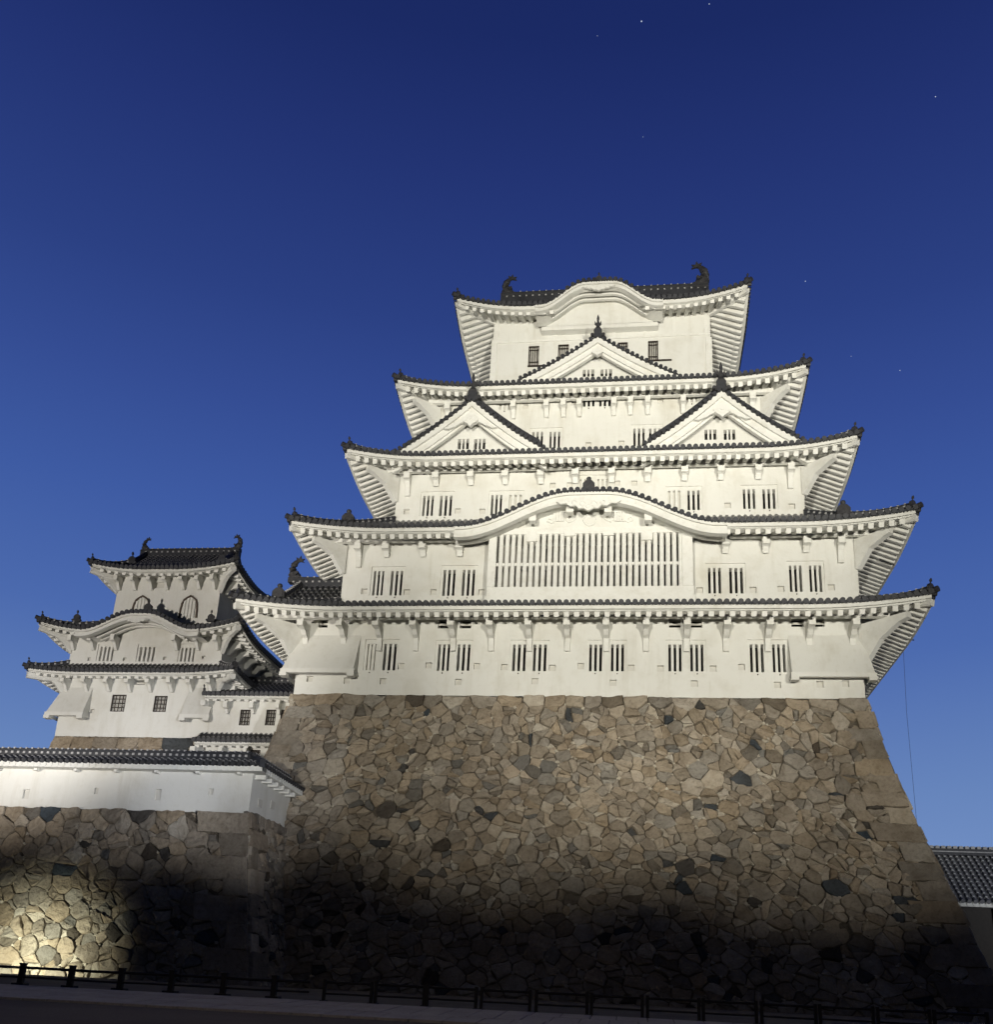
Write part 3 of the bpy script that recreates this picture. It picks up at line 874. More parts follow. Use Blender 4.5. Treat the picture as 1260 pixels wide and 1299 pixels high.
def wall_box(root, x0, x1, y0, y1, z0, z1, holes, name='wall', mat='plaster'):
    mb = MB(); wall_grid(mb, x0, x1, z0, z1, holes, lambda x, z: (x, y0, z))
    mb.quad((x1, y0, z0), (x1, y1, z0), (x1, y1, z1), (x1, y0, z1)); mb.quad((x0, y1, z0), (x0, y0, z0), (x0, y0, z1), (x0, y1, z1)); mb.quad((x1, y1, z0), (x0, y1, z0), (x0, y1, z1), (x1, y1, z1))
    mb.quad((x0, y0, z1), (x1, y0, z1), (x1, y1, z1), (x0, y1, z1))
    return mb.build(name, M[mat], root)


def stone_drop(root, x0, x1, y, zt, zb, out, side, sgn):
    """flared stone-dropping bay at a corner; side: how far it also flares past the corner"""
    mb = MB(); xa, xb = x0, x1
    a0, b0 = (xa - side, xb) if sgn < 0 else (xa, xb + side)
    T = [(xa, y - .004, zt), (xb, y - .004, zt)]; Bm = [(a0, y - out, zb), (b0, y - out, zb)]; Lw = [(a0, y - out, zb - .2), (b0, y - out, zb - .2)]
    bk = y + 3.0
    mb.quad(Bm[0], Bm[1], T[1], T[0])
    mb.quad((Lw[0][0] - .05, y - out - .05, zb - .2), (Lw[1][0] + .05, y - out - .05, zb - .2), (Bm[1][0] + .05, y - out - .05, zb), (Bm[0][0] - .05, y - out - .05, zb))
    mb.quad((Bm[0][0] - .05, y - out - .05, zb), (Bm[1][0] + .05, y - out - .05, zb), Bm[1], Bm[0])
    for i, s_ in ((0, -1), (1, 1)):
        p = Bm[i]; q = Lw[i]; outer = (s_ == sgn)
        if outer:
            mb.quad(p, T[i], (T[i][0], bk, zt), (p[0], bk, zb)); mb.quad((q[0] + s_ * .05, q[1] - .05, q[2]), (p[0] + s_ * .05, p[1] - .05, p[2]), (p[0] + s_ * .05, bk, zb), (q[0] + s_ * .05, bk, q[2]))
        else:
            mb.add([p, T[i], (T[i][0], y, zb)], [(0, 1, 2)]); mb.quad((q[0] + s_ * .05, q[1] - .05, q[2]), (p[0] + s_ * .05, p[1] - .05, p[2]), (p[0] + s_ * .05, y, zb), (q[0] + s_ * .05, y, q[2]))
    iy = y - out + .18
    mb.quad((a0 - .05, y - out - .05, zb - .2), (b0 + .05, y - out - .05, zb - .2), (b0 + .05, iy, zb - .2), (a0 - .05, iy, zb - .2))
    mb.quad((a0, iy, zb - .2), (b0, iy, zb - .2), (b0, iy, zb), (a0, iy, zb))
    mb.quad((a0 + .2, iy, zb - .02), (b0 - .2, iy, zb - .02), (b0 - .2, y, zb - .02), (a0 + .2, y, zb - .02))
    w = .34
    for xx in (a0 - .06, b0 - w + .06): mb.box(xx, xx + w, y - out - .09, y - out + .3, zb - .36, zb - .18)
    return mb.build('stone_drop', M['plaster'], root)


# ================================================================== THE GREAT KEEP
WW = {1: 13.0, 2: 12.288, 3: 10.368, 4: 8.740, 5: 6.285}
OV = {1: 2.521, 2: 2.248, 3: 2.295, 4: 2.054, 5: 2.011}
YF = {k: (13 - WW[k]) * .85 for k in WW}
CX = {1: CX1, 2: 0, 3: 0, 4: 0, 5: 0}
ZM = {1: 16.565, 2: 20.90, 3: 25.65, 4: 30.745, 5: 37.40}
SL = .44
ZT = {1: 17.012, 2: 21.403, 3: 26.238, 4: 31.392, 5: 38.234}


def great_keep():
    root = thing('castle_keep', 'great white five-tiered keep with dark tiled roofs, tallest building on the big stone base', 'castle keep', (0, 10, HB))
    R = {}
    def er(k): return (CX[k] - WW[k] - OV[k], CX[k] + WW[k] + OV[k], YF[k] - OV[k], 20 - YF[k] + OV[k])
    def wr(k): return (CX[k] - WW[k], CX[k] + WW[k], YF[k], 20 - YF[k])
    zb = {2: None}
    kz = at(748, 624, YF[2] - OV[2])[1]
    for k in (1, 2, 3, 4):
        e, u = er(k), wr(k + 1); run = u[2] - e[2]
        kara = None
        if k == 2: kara = (at(747, 640, YF[2] - OV[2])[0], .75, 6.05, kz - ZM[2])
        R[k] = Roof(e, u, ZM[k] + .03, run * {1: .40, 2: .56, 3: .54, 4: .54}[k], ZT[k] - ZM[k], 5.2 if k < 3 else 4.6, kara)
        if k == 2: R[k].limed = .45
    e5 = er(5); kx5, kz5 = at(760, 357, YF[5] - OV[5])
    R[5] = Roof(e5, (-6.3, 6.3, 6.5, 13.5), ZM[5] + .03, 1.75, ZT[5] - ZM[5], 4.3, (kx5, .75, 3.35, kz5 - ZM[5] - .03))
    for k in (1, 2, 3, 4, 5):
        om = None
        if R[k].kara: om = (R[k].kara[0] - R[k].kara[2] - .2, R[k].kara[0] + R[k].kara[2] + .2) if k == 2 else (R[k].kara[0] - 2.4, R[k].kara[0] + 2.4)
        build_roof(root, R[k], {c: OV[k] for c in 'FRLB'}, omit=om, fasc=.31 if k < 5 else .36, hgt=.29 if k < 5 else .22, slope=SL, orn=.92)
    base = {1: HB, **{k + 1: R[k].z0 + R[k].rise - .12 for k in (1, 2, 3, 4)}}
    top = {k: R[k].z0 - .31 + SL * OV[k] - .03 for k in R}

    # ---- front windows, tier by tier (places read off the photograph, on each wall's own plane)
    H = {k: [] for k in R}
    def pair(k, a, b, c, d, t, bt, closed=()): H[k].append(barred_window(root, YF[k], [rect(a, b, t, bt, YF[k]), rect(c, d, t, bt, YF[k])], closed=closed))
    pair(1, 465, 476.5, 486, 502, 816, 849.6, (0,)); pair(1, 555, 570, 579.5, 596, 816.7, 850.2); pair(1, 650, 666.8, 676.2, 693.2, 816.8, 850.6)
    pair(1, 747.5, 763.8, 775.2, 791.7, 816.8, 850.8); pair(1, 848.2, 865, 876, 892.8, 816.8, 851); pair(1, 952, 969.4, 980.6, 997, 816.6, 852)
    pair(2, 473, 486, 495, 510, 723.5, 754.5); pair(2, 561.7, 577, 586, 602, 722, 755); pair(2, 898.7, 915, 925.7, 943, 719.5, 752); pair(2, 1002, 1018, 1027.5, 1043, 716.5, 750)
    pair(3, 536, 549.5, 557.5, 573, 628, 653.7); pair(3, 622.7, 636.5, 645.5, 661.5, 627, 653, (1,)); pair(3, 847.7, 863.5, 872.5, 888, 621.5, 646.5, (0,)); pair(3, 943, 958.4, 968, 984, 619.7, 644.7)
    pair(3, 735, 749, 757.7, 771.5, 607, 630, (0, 1))
    pair(4, 740, 754.3, 760.3, 775, 501.4, 514.9); pair(4, 675, 688.6, 697, 710.5, 547, 568); pair(4, 803.7, 818, 823.7, 838.5, 542.8, 565)
    for (a, b, t, bt) in ((633.4, 647.7, 506.6, 519.4), (870.7, 884.8, 497, 510)): H[4].append(barred_window(root, YF[4], [rect(a, b, t, bt, YF[4])], closed=(0,)))
    for (a, b, t, bt, rl) in ((670.5, 683.8, 439, 464, 701), (708, 721.5, 437, 461.5, 740), (783.8, 796.6, 434.3, 459, 814), (822.3, 835.2, 432.4, 457, 852.4)):
        r = rect(a, b, t, bt, YF[5]); H[5].append(lattice_window(root, YF[5], r, nv=4, rail=at(rl, bt, YF[5])[0] - r[1]))
        mb = MB(); x1 = at(rl, bt, YF[5])[0]; mb.box(r[1] + .03, x1, YF[5] - .035, YF[5] - .002, r[2] + .01, r[3] + .05); mb.build('sliding_shutter', M['plaster'], root)
    for k, pts in {1: ((605, 845), (640, 846), (701, 847), (737, 845), (801, 847), (838, 848), (905, 848), (941, 846), (509, 845), (544, 844), (678.7, 864), (778, 866), (881, 867), (393, 861), (440, 863), (486, 864), (581.6, 865), (986.6, 868.6), (1040.6, 868), (1073, 867)),
                   2: ((462, 750), (516, 751), (550, 751), (611, 751), (888, 748.6), (955.7, 748), (991, 747), (1055, 745)),
                   3: ((515.7, 649), (581, 648), (612, 648.6), (923.5, 641), (1005, 642), (783, 613), (805, 613), (701.4, 615.7), (723, 615)),
                   4: ((667, 516), (728.6, 511), (838, 509.6), (788.5, 562), (746.5, 564))}.items():
        for p in pts: H[k].append(loophole(root, YF[k], *p))
    for k, rs in {1: ((404.5, 416, 783.5, 796), (556, 570.5, 784, 797), (583.7, 598, 784, 797), (849, 864, 784, 796), (877, 891, 784, 796), (1004, 1020, 783, 795), (1034, 1046, 783, 795)),
                  2: ((474.5, 482, 687, 692.5), (498.5, 512, 687, 692.5), (1000, 1015.7, 679.5, 685.5), (1031, 1041, 679.5, 685.5)),
                  3: ((536.6, 548, 595.7, 602), (666.6, 680, 594, 600), (692, 705.7, 593.5, 599.5), (801, 816, 590, 596), (828, 842, 589.5, 595.5), (969, 983, 584.5, 591)),
                  4: ((574, 588.6, 507, 511.5), (676, 689.4, 503.7, 508), (826.6, 840.7, 498, 502.3), (934.7, 949, 493.7, 498))}.items():
        for r in rs: H[k].append(vent(root, YF[k], *r))
    # the deep recess behind the big lattice, with dark bays and a back toned dark as shade
    rb = rect(631, 869, 684, 745, YF[2]); H[2].append(rb); mb = MB(); recess(mb, rb, YF[2], YF[2] + .75, 0)
    dk = [rect(a, b, 718, 744, YF[2] + .75) for a, b in ((652, 656), (687, 696), (735, 745), (784, 794), (834, 844))] + [rect(a, b, 690, 712, YF[2] + .75) for a, b in ((690, 694), (788, 792))]
    wall_grid(mb, rb[0], rb[1], rb[2], rb[3], dk, lambda x, z: (x, YF[2] + .75, z), 1); lw = mb.build('lattice_recess', [M['plaster'], M['board']], root)
    for r in dk: mb = MB(); recess(mb, r, YF[2] + .75, YF[2] + 1.3, 0, 1); mb.build('window', [M['plaster'], M['dark']], lw)
    for k in R:
        w = wr(k); wall_box(root, w[0], w[1], w[2], w[3], base[k] - (0 if k == 1 else .3), top[k] + (0 if k < 5 else .2), H[k])

    # ---- brackets and beams under the eaves
    def brs(k, xs, pyt, reach, drop, w=.26):
        for px in xs:
            x = at(px, pyt, YF[k] - reach)[0]; bracket(root, YF[k], x, top[k] - .20 - .3 * reach * 0 - .04, reach, drop, w)
    zt1 = top[1] - SL * 1.05 - .42
    for px in (382, 431, 477, 524, 572, 621, 670, 719, 769, 820, 872, 923, 977, 1030, 1086):
        bracket(root, YF[1], at(px, 785, YF[1] - 1.1)[0], zt1, 1.2, 1.25, .24)
    beam_run(root, YF[1] - 1.05, CX1 - 14.0, CX1 + 14.0, zt1 + .16, .30)
    for k, short, long_, py in ((2, (489.7, 536, 583, 921, 972, 1024), (454.5, 1068), 690), (3, (553, 597, 641, 686, 730, 776, 822, 869, 915, 963), (517, 1004), 598), (4, (651.4, 693.4, 715, 735, 779, 800, 822, 867), (568.6, 955), 505)):
        zt = top[k] - SL * .5 - .40
        for px in short: bracket(root, YF[k], at(px, py, YF[k] - .5)[0], zt, .62, .38 if k < 4 else .80, .28 if k < 4 else .22)
        for px in long_: bracket(root, YF[k], at(px, py, YF[k] - .5)[0], zt, .62, 1.15, .26)
        if k == 2:
            beam_run(root, YF[k] - .5, -WW[k] - .5, R[2].kara[0] - 5.9, zt + .12, .24); beam_run(root, YF[k] - .5, R[2].kara[0] + 5.9, WW[k] + .5, zt + .12, .24)
        else: beam_run(root, YF[k] - .5, -WW[k] - .5, WW[k] + .5, zt + .12, .24)
    for k in (1, 2, 3, 4):                                     # diagonal knee braces at the corners, side brackets
        zt = top[k] - (SL * 1.05 + .40 if k == 1 else SL * .5 + .38); d = OV[k] * (.72 if k == 1 else .62)
        for sg in (-1, 1):
            mb = MB(); x0 = CX[k] + sg * WW[k]; y0 = YF[k]; q = np.array([sg, -1, 0]) / 1.414; nn = np.array([sg, 1, 0]) / 1.414
            hh = 2.0 if k == 1 else 1.5
            poly = [(0, zt), (d * 1.3, zt), (d * 1.3, zt - .25), (d * 1.05, zt - .36), (d * .55, zt - hh * .45), (.10, zt - hh), (0, zt - hh)] 
            mb.prism(poly, lambda u, v, e: np.array([x0, y0, 0]) + q * u + nn * e + np.array([0, 0, v]), -.16, .16); mb.build('corner_brace', M['trim'], root)
            for j in range(6 if k == 1 else 4):
                yy = YF[k] + (1.2 if k == 1 else .9) + j * (20 - 2 * YF[k]) / (7 if k == 1 else 5) * (.62 if k == 1 else 1)
                bracket(root, 0, 0, zt - .1, 1.2 if k == 1 else .62, 1.3 if k == 1 else 1.2, .30, fn=lambda u, v, e: (x0 - sg * u, yy + e, v))
            mb = MB(); xs = x0 + sg * (1.05 if k == 1 else .5); mb.box(xs - .14, xs + .14, YF[k] - .4, 20 - YF[k] + .4, zt, zt + .26); mb.build('eave_beam', M['trim'], root)

    # ---- stone-dropping bays
    x0 = CX1 - 13.0; x1 = CX1 + 13.0
    stone_drop(root, x0, at(452, 830, -.5)[0], 0, at(420, 806, 0)[1], at(410, 848, -.75)[1], .75, .45, -1)
    stone_drop(root, at(1003, 830, -.5)[0], x1, 0, at(1050, 806, 0)[1], at(1050, 853, -.75)[1], .75, .32, 1)

    # ---- big lattice bay of the second storey
    yb = YF[2] - 1.0
    xl, xr = at(626, 715, yb)[0], at(873, 715, yb)[0]; zlo = at(750, 757, yb)[1] - .3; zsill = at(750, 744, yb)[1]; zmid = at(750, 714, yb)[1]; zhi = at(750, 680, yb)[1] + .15
    mb = MB(); mb.box(xl - .25, xr + .25, yb - .02, YF[2], zlo, zsill)
    for xx in (xl, xr): mb.box(xx - .26, xx + .12 + (.1 if xx > 0 else 0), yb - .06, YF[2] - .002, zsill, zhi + .1)
    mb.box(xl, xr, yb - .03, yb + .22, zhi - .02, zhi + .30); mb.box(xl, xr, yb + .225, YF[2] - .003, zhi + .05, zhi + .12)
    mb.box(xl - .32, xr + .32, yb - .12, YF[2], zlo - .02, zlo + .34)
    lb = mb.build('lattice_bay', M['trim'], root)
    mb = MB(); nb = 30
    for i in range(nb):
        x = xl + .18 + (xr - xl - .36) * (i + .5) / nb
        mb.tube([(x, yb + .10, zsill), (x, yb + .10, zhi)], .110, 10)
    mb.build('bars', M['trim'], lb, smooth=False)
    mb = MB(); mb.box(xl + .12, xr - .12, yb + .08, yb + .20, zmid - .07, zmid + .07)
    mb.build('rail', M['trim'], lb)
    for px in (675, 723, 772, 821):                            # blocks over the lattice
        x = at(px, 683, yb)[0]; mb = MB(); dz = .42 if px in (675, 821) else .16
        mb.box(x - .26, x + .26, yb - .09, yb + .25, zhi - dz, zhi + .12); mb.build('bearing_block', M['trim'], lb)

    # ---- bowed gables
    kf = kara_front(root, R[2], yb + .10, .62, 1.0, False, zhi + .05)
    for px in (709, 786):                                       # little closed windows and plaster relief in the bowed gable
        yw = yb + .09; r = rect(px - 7, px + 7, 651, 662, yw)
        mb = MB()
        for i in range(4): x = r[0] + (r[1] - r[0]) * (i + .5) / 4; mb.box(x - .05, x + .05, yw - .09, yw - .008, r[2], r[3])
        mb.box(r[0] - .08, r[1] + .08, yw - .12, yw - .008, r[3], r[3] + .08); mb.build('blind_window', M['trim'], kf)
    xk = R[2].kara[0]; zk = at(747, 660, yw)[1]; mb = MB(); yy = yw - .03
    mb.tube([(xk + .30 * cos(t), yy, zk + .30 * sin(t)) for t in np.linspace(0, 2 * pi, 17)], .035, 6)
    for sg in (-1, 1):
        mb.tube([(xk + sg * a, yy, zk + b) for a, b in ((.55, .25), (.75, .0), (1.0, -.12), (1.2, .05), (1.05, .2), (.95, .08))], .03, 6)
        mb.tube([(xk + sg * a, yy, zk + b) for a, b in ((1.3, .35), (1.5, .05), (1.8, -.15), (2.05, -.05), (1.95, .12), (1.82, .02))], .03, 6)
    mb.build('plaster_relief', M['trim'], kf)
    mb = MB()
    x, z = at(747, 622, R[2].e[2] + .1); block_ornament(mb, (x, R[2].e[2] + .1, z), (0, -1), 0.77); mb.build('finial', M['bronze'], kf)
    yb_ = R[2].e[2] + .30
    for px, dz in ((675.6, 656.6), (822.5, 655.7), (723, 645.6), (771.4, 645.6)):                 # beam ends under the bow
        x, z = at(px, dz, yb_); mb = MB(); mb.box(x - .17, x + .17, yb_, yb_ + .4, z - .15, z + .30); mb.build('beam_end', M['trim'], kf)
    kf = kara_front(root, R[5], YF[5] - .5, .50, .62, yback=YF[5])
    mb = MB(); x, z = at(760, 357, R[5].e[2] + .1); onigawara(mb, (x, R[5].e[2] + .1, z), (0, -1), .55); mb.build('finial', M['bronze'], kf)
    for px in (732, 760, 789):
        x, z = at(px, 376, YF[5] - .9); mb = MB(); mb.box(x - .18, x + .18, R[5].e[2] + .4, YF[5] - .55, z - .1, z + .3); mb.build('beam_end', M['trim'], kf)
    # top storey: thin plaster frame on the wall
    y = YF[5]; mb = MB()
    for py in (444 - 6, ): 
        zz = at(760, 431, y)[1]; mb.box(-6.28, 6.28, y - .05, y - .002, zz, zz + .13)
    for px in (632, 668, 705, 743, 779, 818, 855, 896):
        x = at(px, 420, y)[0]; z1 = at(px, 403, y)[1]; mb.box(x - .09, x + .09, y - .04, y - .002, at(760, 431, y)[1] + .13, z1)
    mb.box(-6.36, -6.02, y - .07, y - .003, base[5] - .2, at(640, 431, y)[1] - .05); mb.box(6.02, 6.36, y - .07, y - .003, base[5] - .2, at(890, 429, y)[1])
    mb.build('wall_frame', M['trim'], root)

    # ---- dormer gables
    y3 = YF[3] - OV[3] + .75
    for (ax, ay, lx, rx, by) in ((599, 508.5, 506, 694, 573), (915.5, 496, 822, 1022, 563)):
        xa, za = at(ax, ay, y3); xl, zl = at(lx, by, y3); xr_, _ = at(rx, by - (4 if ax > 800 else 0), y3); hw = (xr_ - xl) / 2
        ws = []
        for (a, b) in ((-17, -3), (3.5, 18)) if ax < 700 else ((-22, -7), (2.5, 17)):
            c = 598 if ax < 700 else 916
            ws.append(rect(c + a, c + b, 557 if ax < 700 else 545, 570 if ax < 700 else 558, y3 + .85))
        g = gable(root, xa, y3, zl - .12, za, hw, YF[4] - y3 + 1.0, 1.0, ws, spike=1.0)
        for w in ws: gable_window(g, y3 + .85, w)
    y4 = YF[4] - OV[4] + .75
    xa, za = at(758.5, 428, y4); xl, zl = at(661, 481, y4); xr_, _ = at(857, 478, y4)
    ws = [rect(739.5, 754, 469, 478, y4 + .85), rect(762, 776.5, 468.5, 477.5, y4 + .85)]
    g = gable(root, xa, y4, zl - .1, za, (xr_ - xl) / 2, YF[5] - y4 + 1.0, .62, ws, spike=.85, board=.62, rh=.38)
    for w in ws: gable_window(g, y4 + .85, w)

    # ---- top roof: upper part with ridge and the two fish
    zr = at(760, 369, 10)[1] - .62; zk = R[5].z0 + R[5].rise; mb = MB(); n = 9
    prof = [(6.5 + 3.5 * i / n, zk + (zr - zk) * (.8 * (i / n) + .2 * (i / n) ** 2)) for i in range(n + 1)]
    for a, b in zip(prof[:-1], prof[1:]):
        for s in (1, -1):
            fy = lambda y: y if s > 0 else 20 - y
            mb.quad((-6.5, fy(a[0]), a[1] + .05), (6.5, fy(a[0]), a[1] + .05), (6.5, fy(b[0]), b[1] + .05), (-6.5, fy(b[0]), b[1] + .05), 0)
    for i in range(43):
        x = -6.3 + 12.6 * i / 42; mb.tube([(x, p[0], p[1] + .08) for p in prof], .09, 6, 0)
    up = mb.build('upper_roof', [M['tile'], M['tileplaster']], root)
    for sx in (-1, 1):
        mb = MB(); mb.add([(sx * 6.2, 6.5, zk)] + [(sx * 6.2, p[0], p[1]) for p in prof] + [(sx * 6.2, 20 - p[0], p[1]) for p in prof[::-1][1:]], [tuple(range(2 * n + 2))])
        mb.build('gable_wall', M['plaster'], up)
    xs0, xs1 = at(645, 372, 10)[0], at(890, 366, 10)[0]
    mb = MB(); ridge(mb, [(xs0 - .45, 10, zr), ((xs0 + xs1) / 2, 10, zr), (xs1 + .45, 10, zr)], .5, .75, True, .42); mb.build('ridge', [M['tile'], M['tileplaster']], up)
    shachi(up, (xs0, 10, zr + .55), 1, .84); shachi(up, (xs1, 10, zr + .55), -1, .98)

    # ---- side gable roofs over the first and second roofs
    def side_roof(k, sg, yr, zr_, wall_x, x_out, y_front, zf, fish=None, orn=True):
        n = 10; mb = MB(); pr = [(y_front + (yr - y_front) * i / n, zf + (zr_ - zf) * (.62 * (i / n) + .38 * (i / n) ** 2)) for i in range(n + 1)]
        for a, b in zip(pr[:-1], pr[1:]):
            for s in (1, -1):
                fy = lambda y: y if s > 0 else 2 * yr - y
                mb.quad((wall_x, fy(a[0]), a[1]), (x_out, fy(a[0]), a[1]), (x_out, fy(b[0]), b[1]), (wall_x, fy(b[0]), b[1]), 0)
        m_ = max(3, int(abs(x_out - wall_x) / .3))
        for i in range(m_):
            x = wall_x + (x_out - wall_x) * (i + .5) / m_
            for j, (a, b) in enumerate(zip(pr[:-1], pr[1:])):
                c = (a[0] * .3 + b[0] * .7, a[1] * .3 + b[1] * .7)
                mb.tube([(x, a[0], a[1] + .04), (x, c[0], c[1] + .04)], .09, 6, 0); mb.tube([(x, c[0], c[1] + .04), (x, b[0], b[1] + .04)], .096, 6, 1)
        o = mb.build('side_gable_roof', [M['tile'], M['tileplaster']], root)
        mb = MB(); ridge(mb, [(x_out - sg * .35, p[0], p[1] + .04) for p in pr], .34, .36, True, .3); mb.build('verge_ridge', [M['tile'], M['tileplaster']], o)
        mb = MB(); ridge(mb, [(wall_x, yr, zr_), ((wall_x + x_out) / 2, yr, zr_), (x_out, yr, zr_)], .4, .55, True, .36); mb.build('ridge', [M['tile'], M['tileplaster']], o)
        mb = MB(); mb.add([(x_out - sg * .5, p[0], p[1] - .1) for p in pr] + [(x_out - sg * .5, 2 * yr - p[0], p[1] - .1) for p in pr[::-1][1:]], [tuple(range(2 * n + 1))]); mb.build('gable_wall', M['plaster'], o)
        if orn:
          mb = MB(); block_ornament(mb, (x_out - sg * .35, y_front + .1, zf + .1), (0, -1), 0.85); mb.build('ridge_ornament', M['bronze'], o)
        if fish: shachi(o, (x_out, yr, zr_ + .4), -sg, fish)
    q = at(441, 668, -.6)
    side_roof(2, -1, 10, R[2].z0 + 6.3, -WW[3] + .2, at(441, 660, .3)[0] - .35, .3, R[2].z0 + 1.15)
    side_roof(2, 1, 10, R[2].z0 + 6.3, WW[3] - .2, at(1071, 650, .3)[0] + .35, .3, R[2].z0 + 1.15)
    zz = at(390, 737, 4)[1]
    side_roof(1, -1, 4, zz - .35, -WW[2] + .2, at(374, 735, 4)[0], -1.0, R[1].z0 + .6, fish=.72, orn=False)
    mb = MB(); x, z = at(353, 762, -1.2); block_ornament(mb, (x, -1.2, z + .1), (0, -1), 0.85); mb.build('ridge_ornament', M['bronze'], root)

    # ---- lightning cable on the right
    mb = MB(); a = at(1146, 812, 4); b = at(1160, 1000, 4); a2 = at(1116, 709, 2); b2 = at(1135, 717, 2)
    mb.tube([(a[0], 4, a[1] + .4), (b[0] - .05, 4, (a[1] + b[1]) / 2), (b[0], 4, b[1] - 4)], .008, 5)
    mb.tube([(a2[0], 2, a2[1]), (b2[0], 2, b2[1])], .03, 5); a3 = at(1142, 811, 4); b3 = at(1160, 812, 4); mb.tube([(a3[0] - 1.5, 4, a3[1] + .3), (b3[0], 4, b3[1])], .03, 5)
    mb.build('lightning_cable', M['wire'], root)
    return R


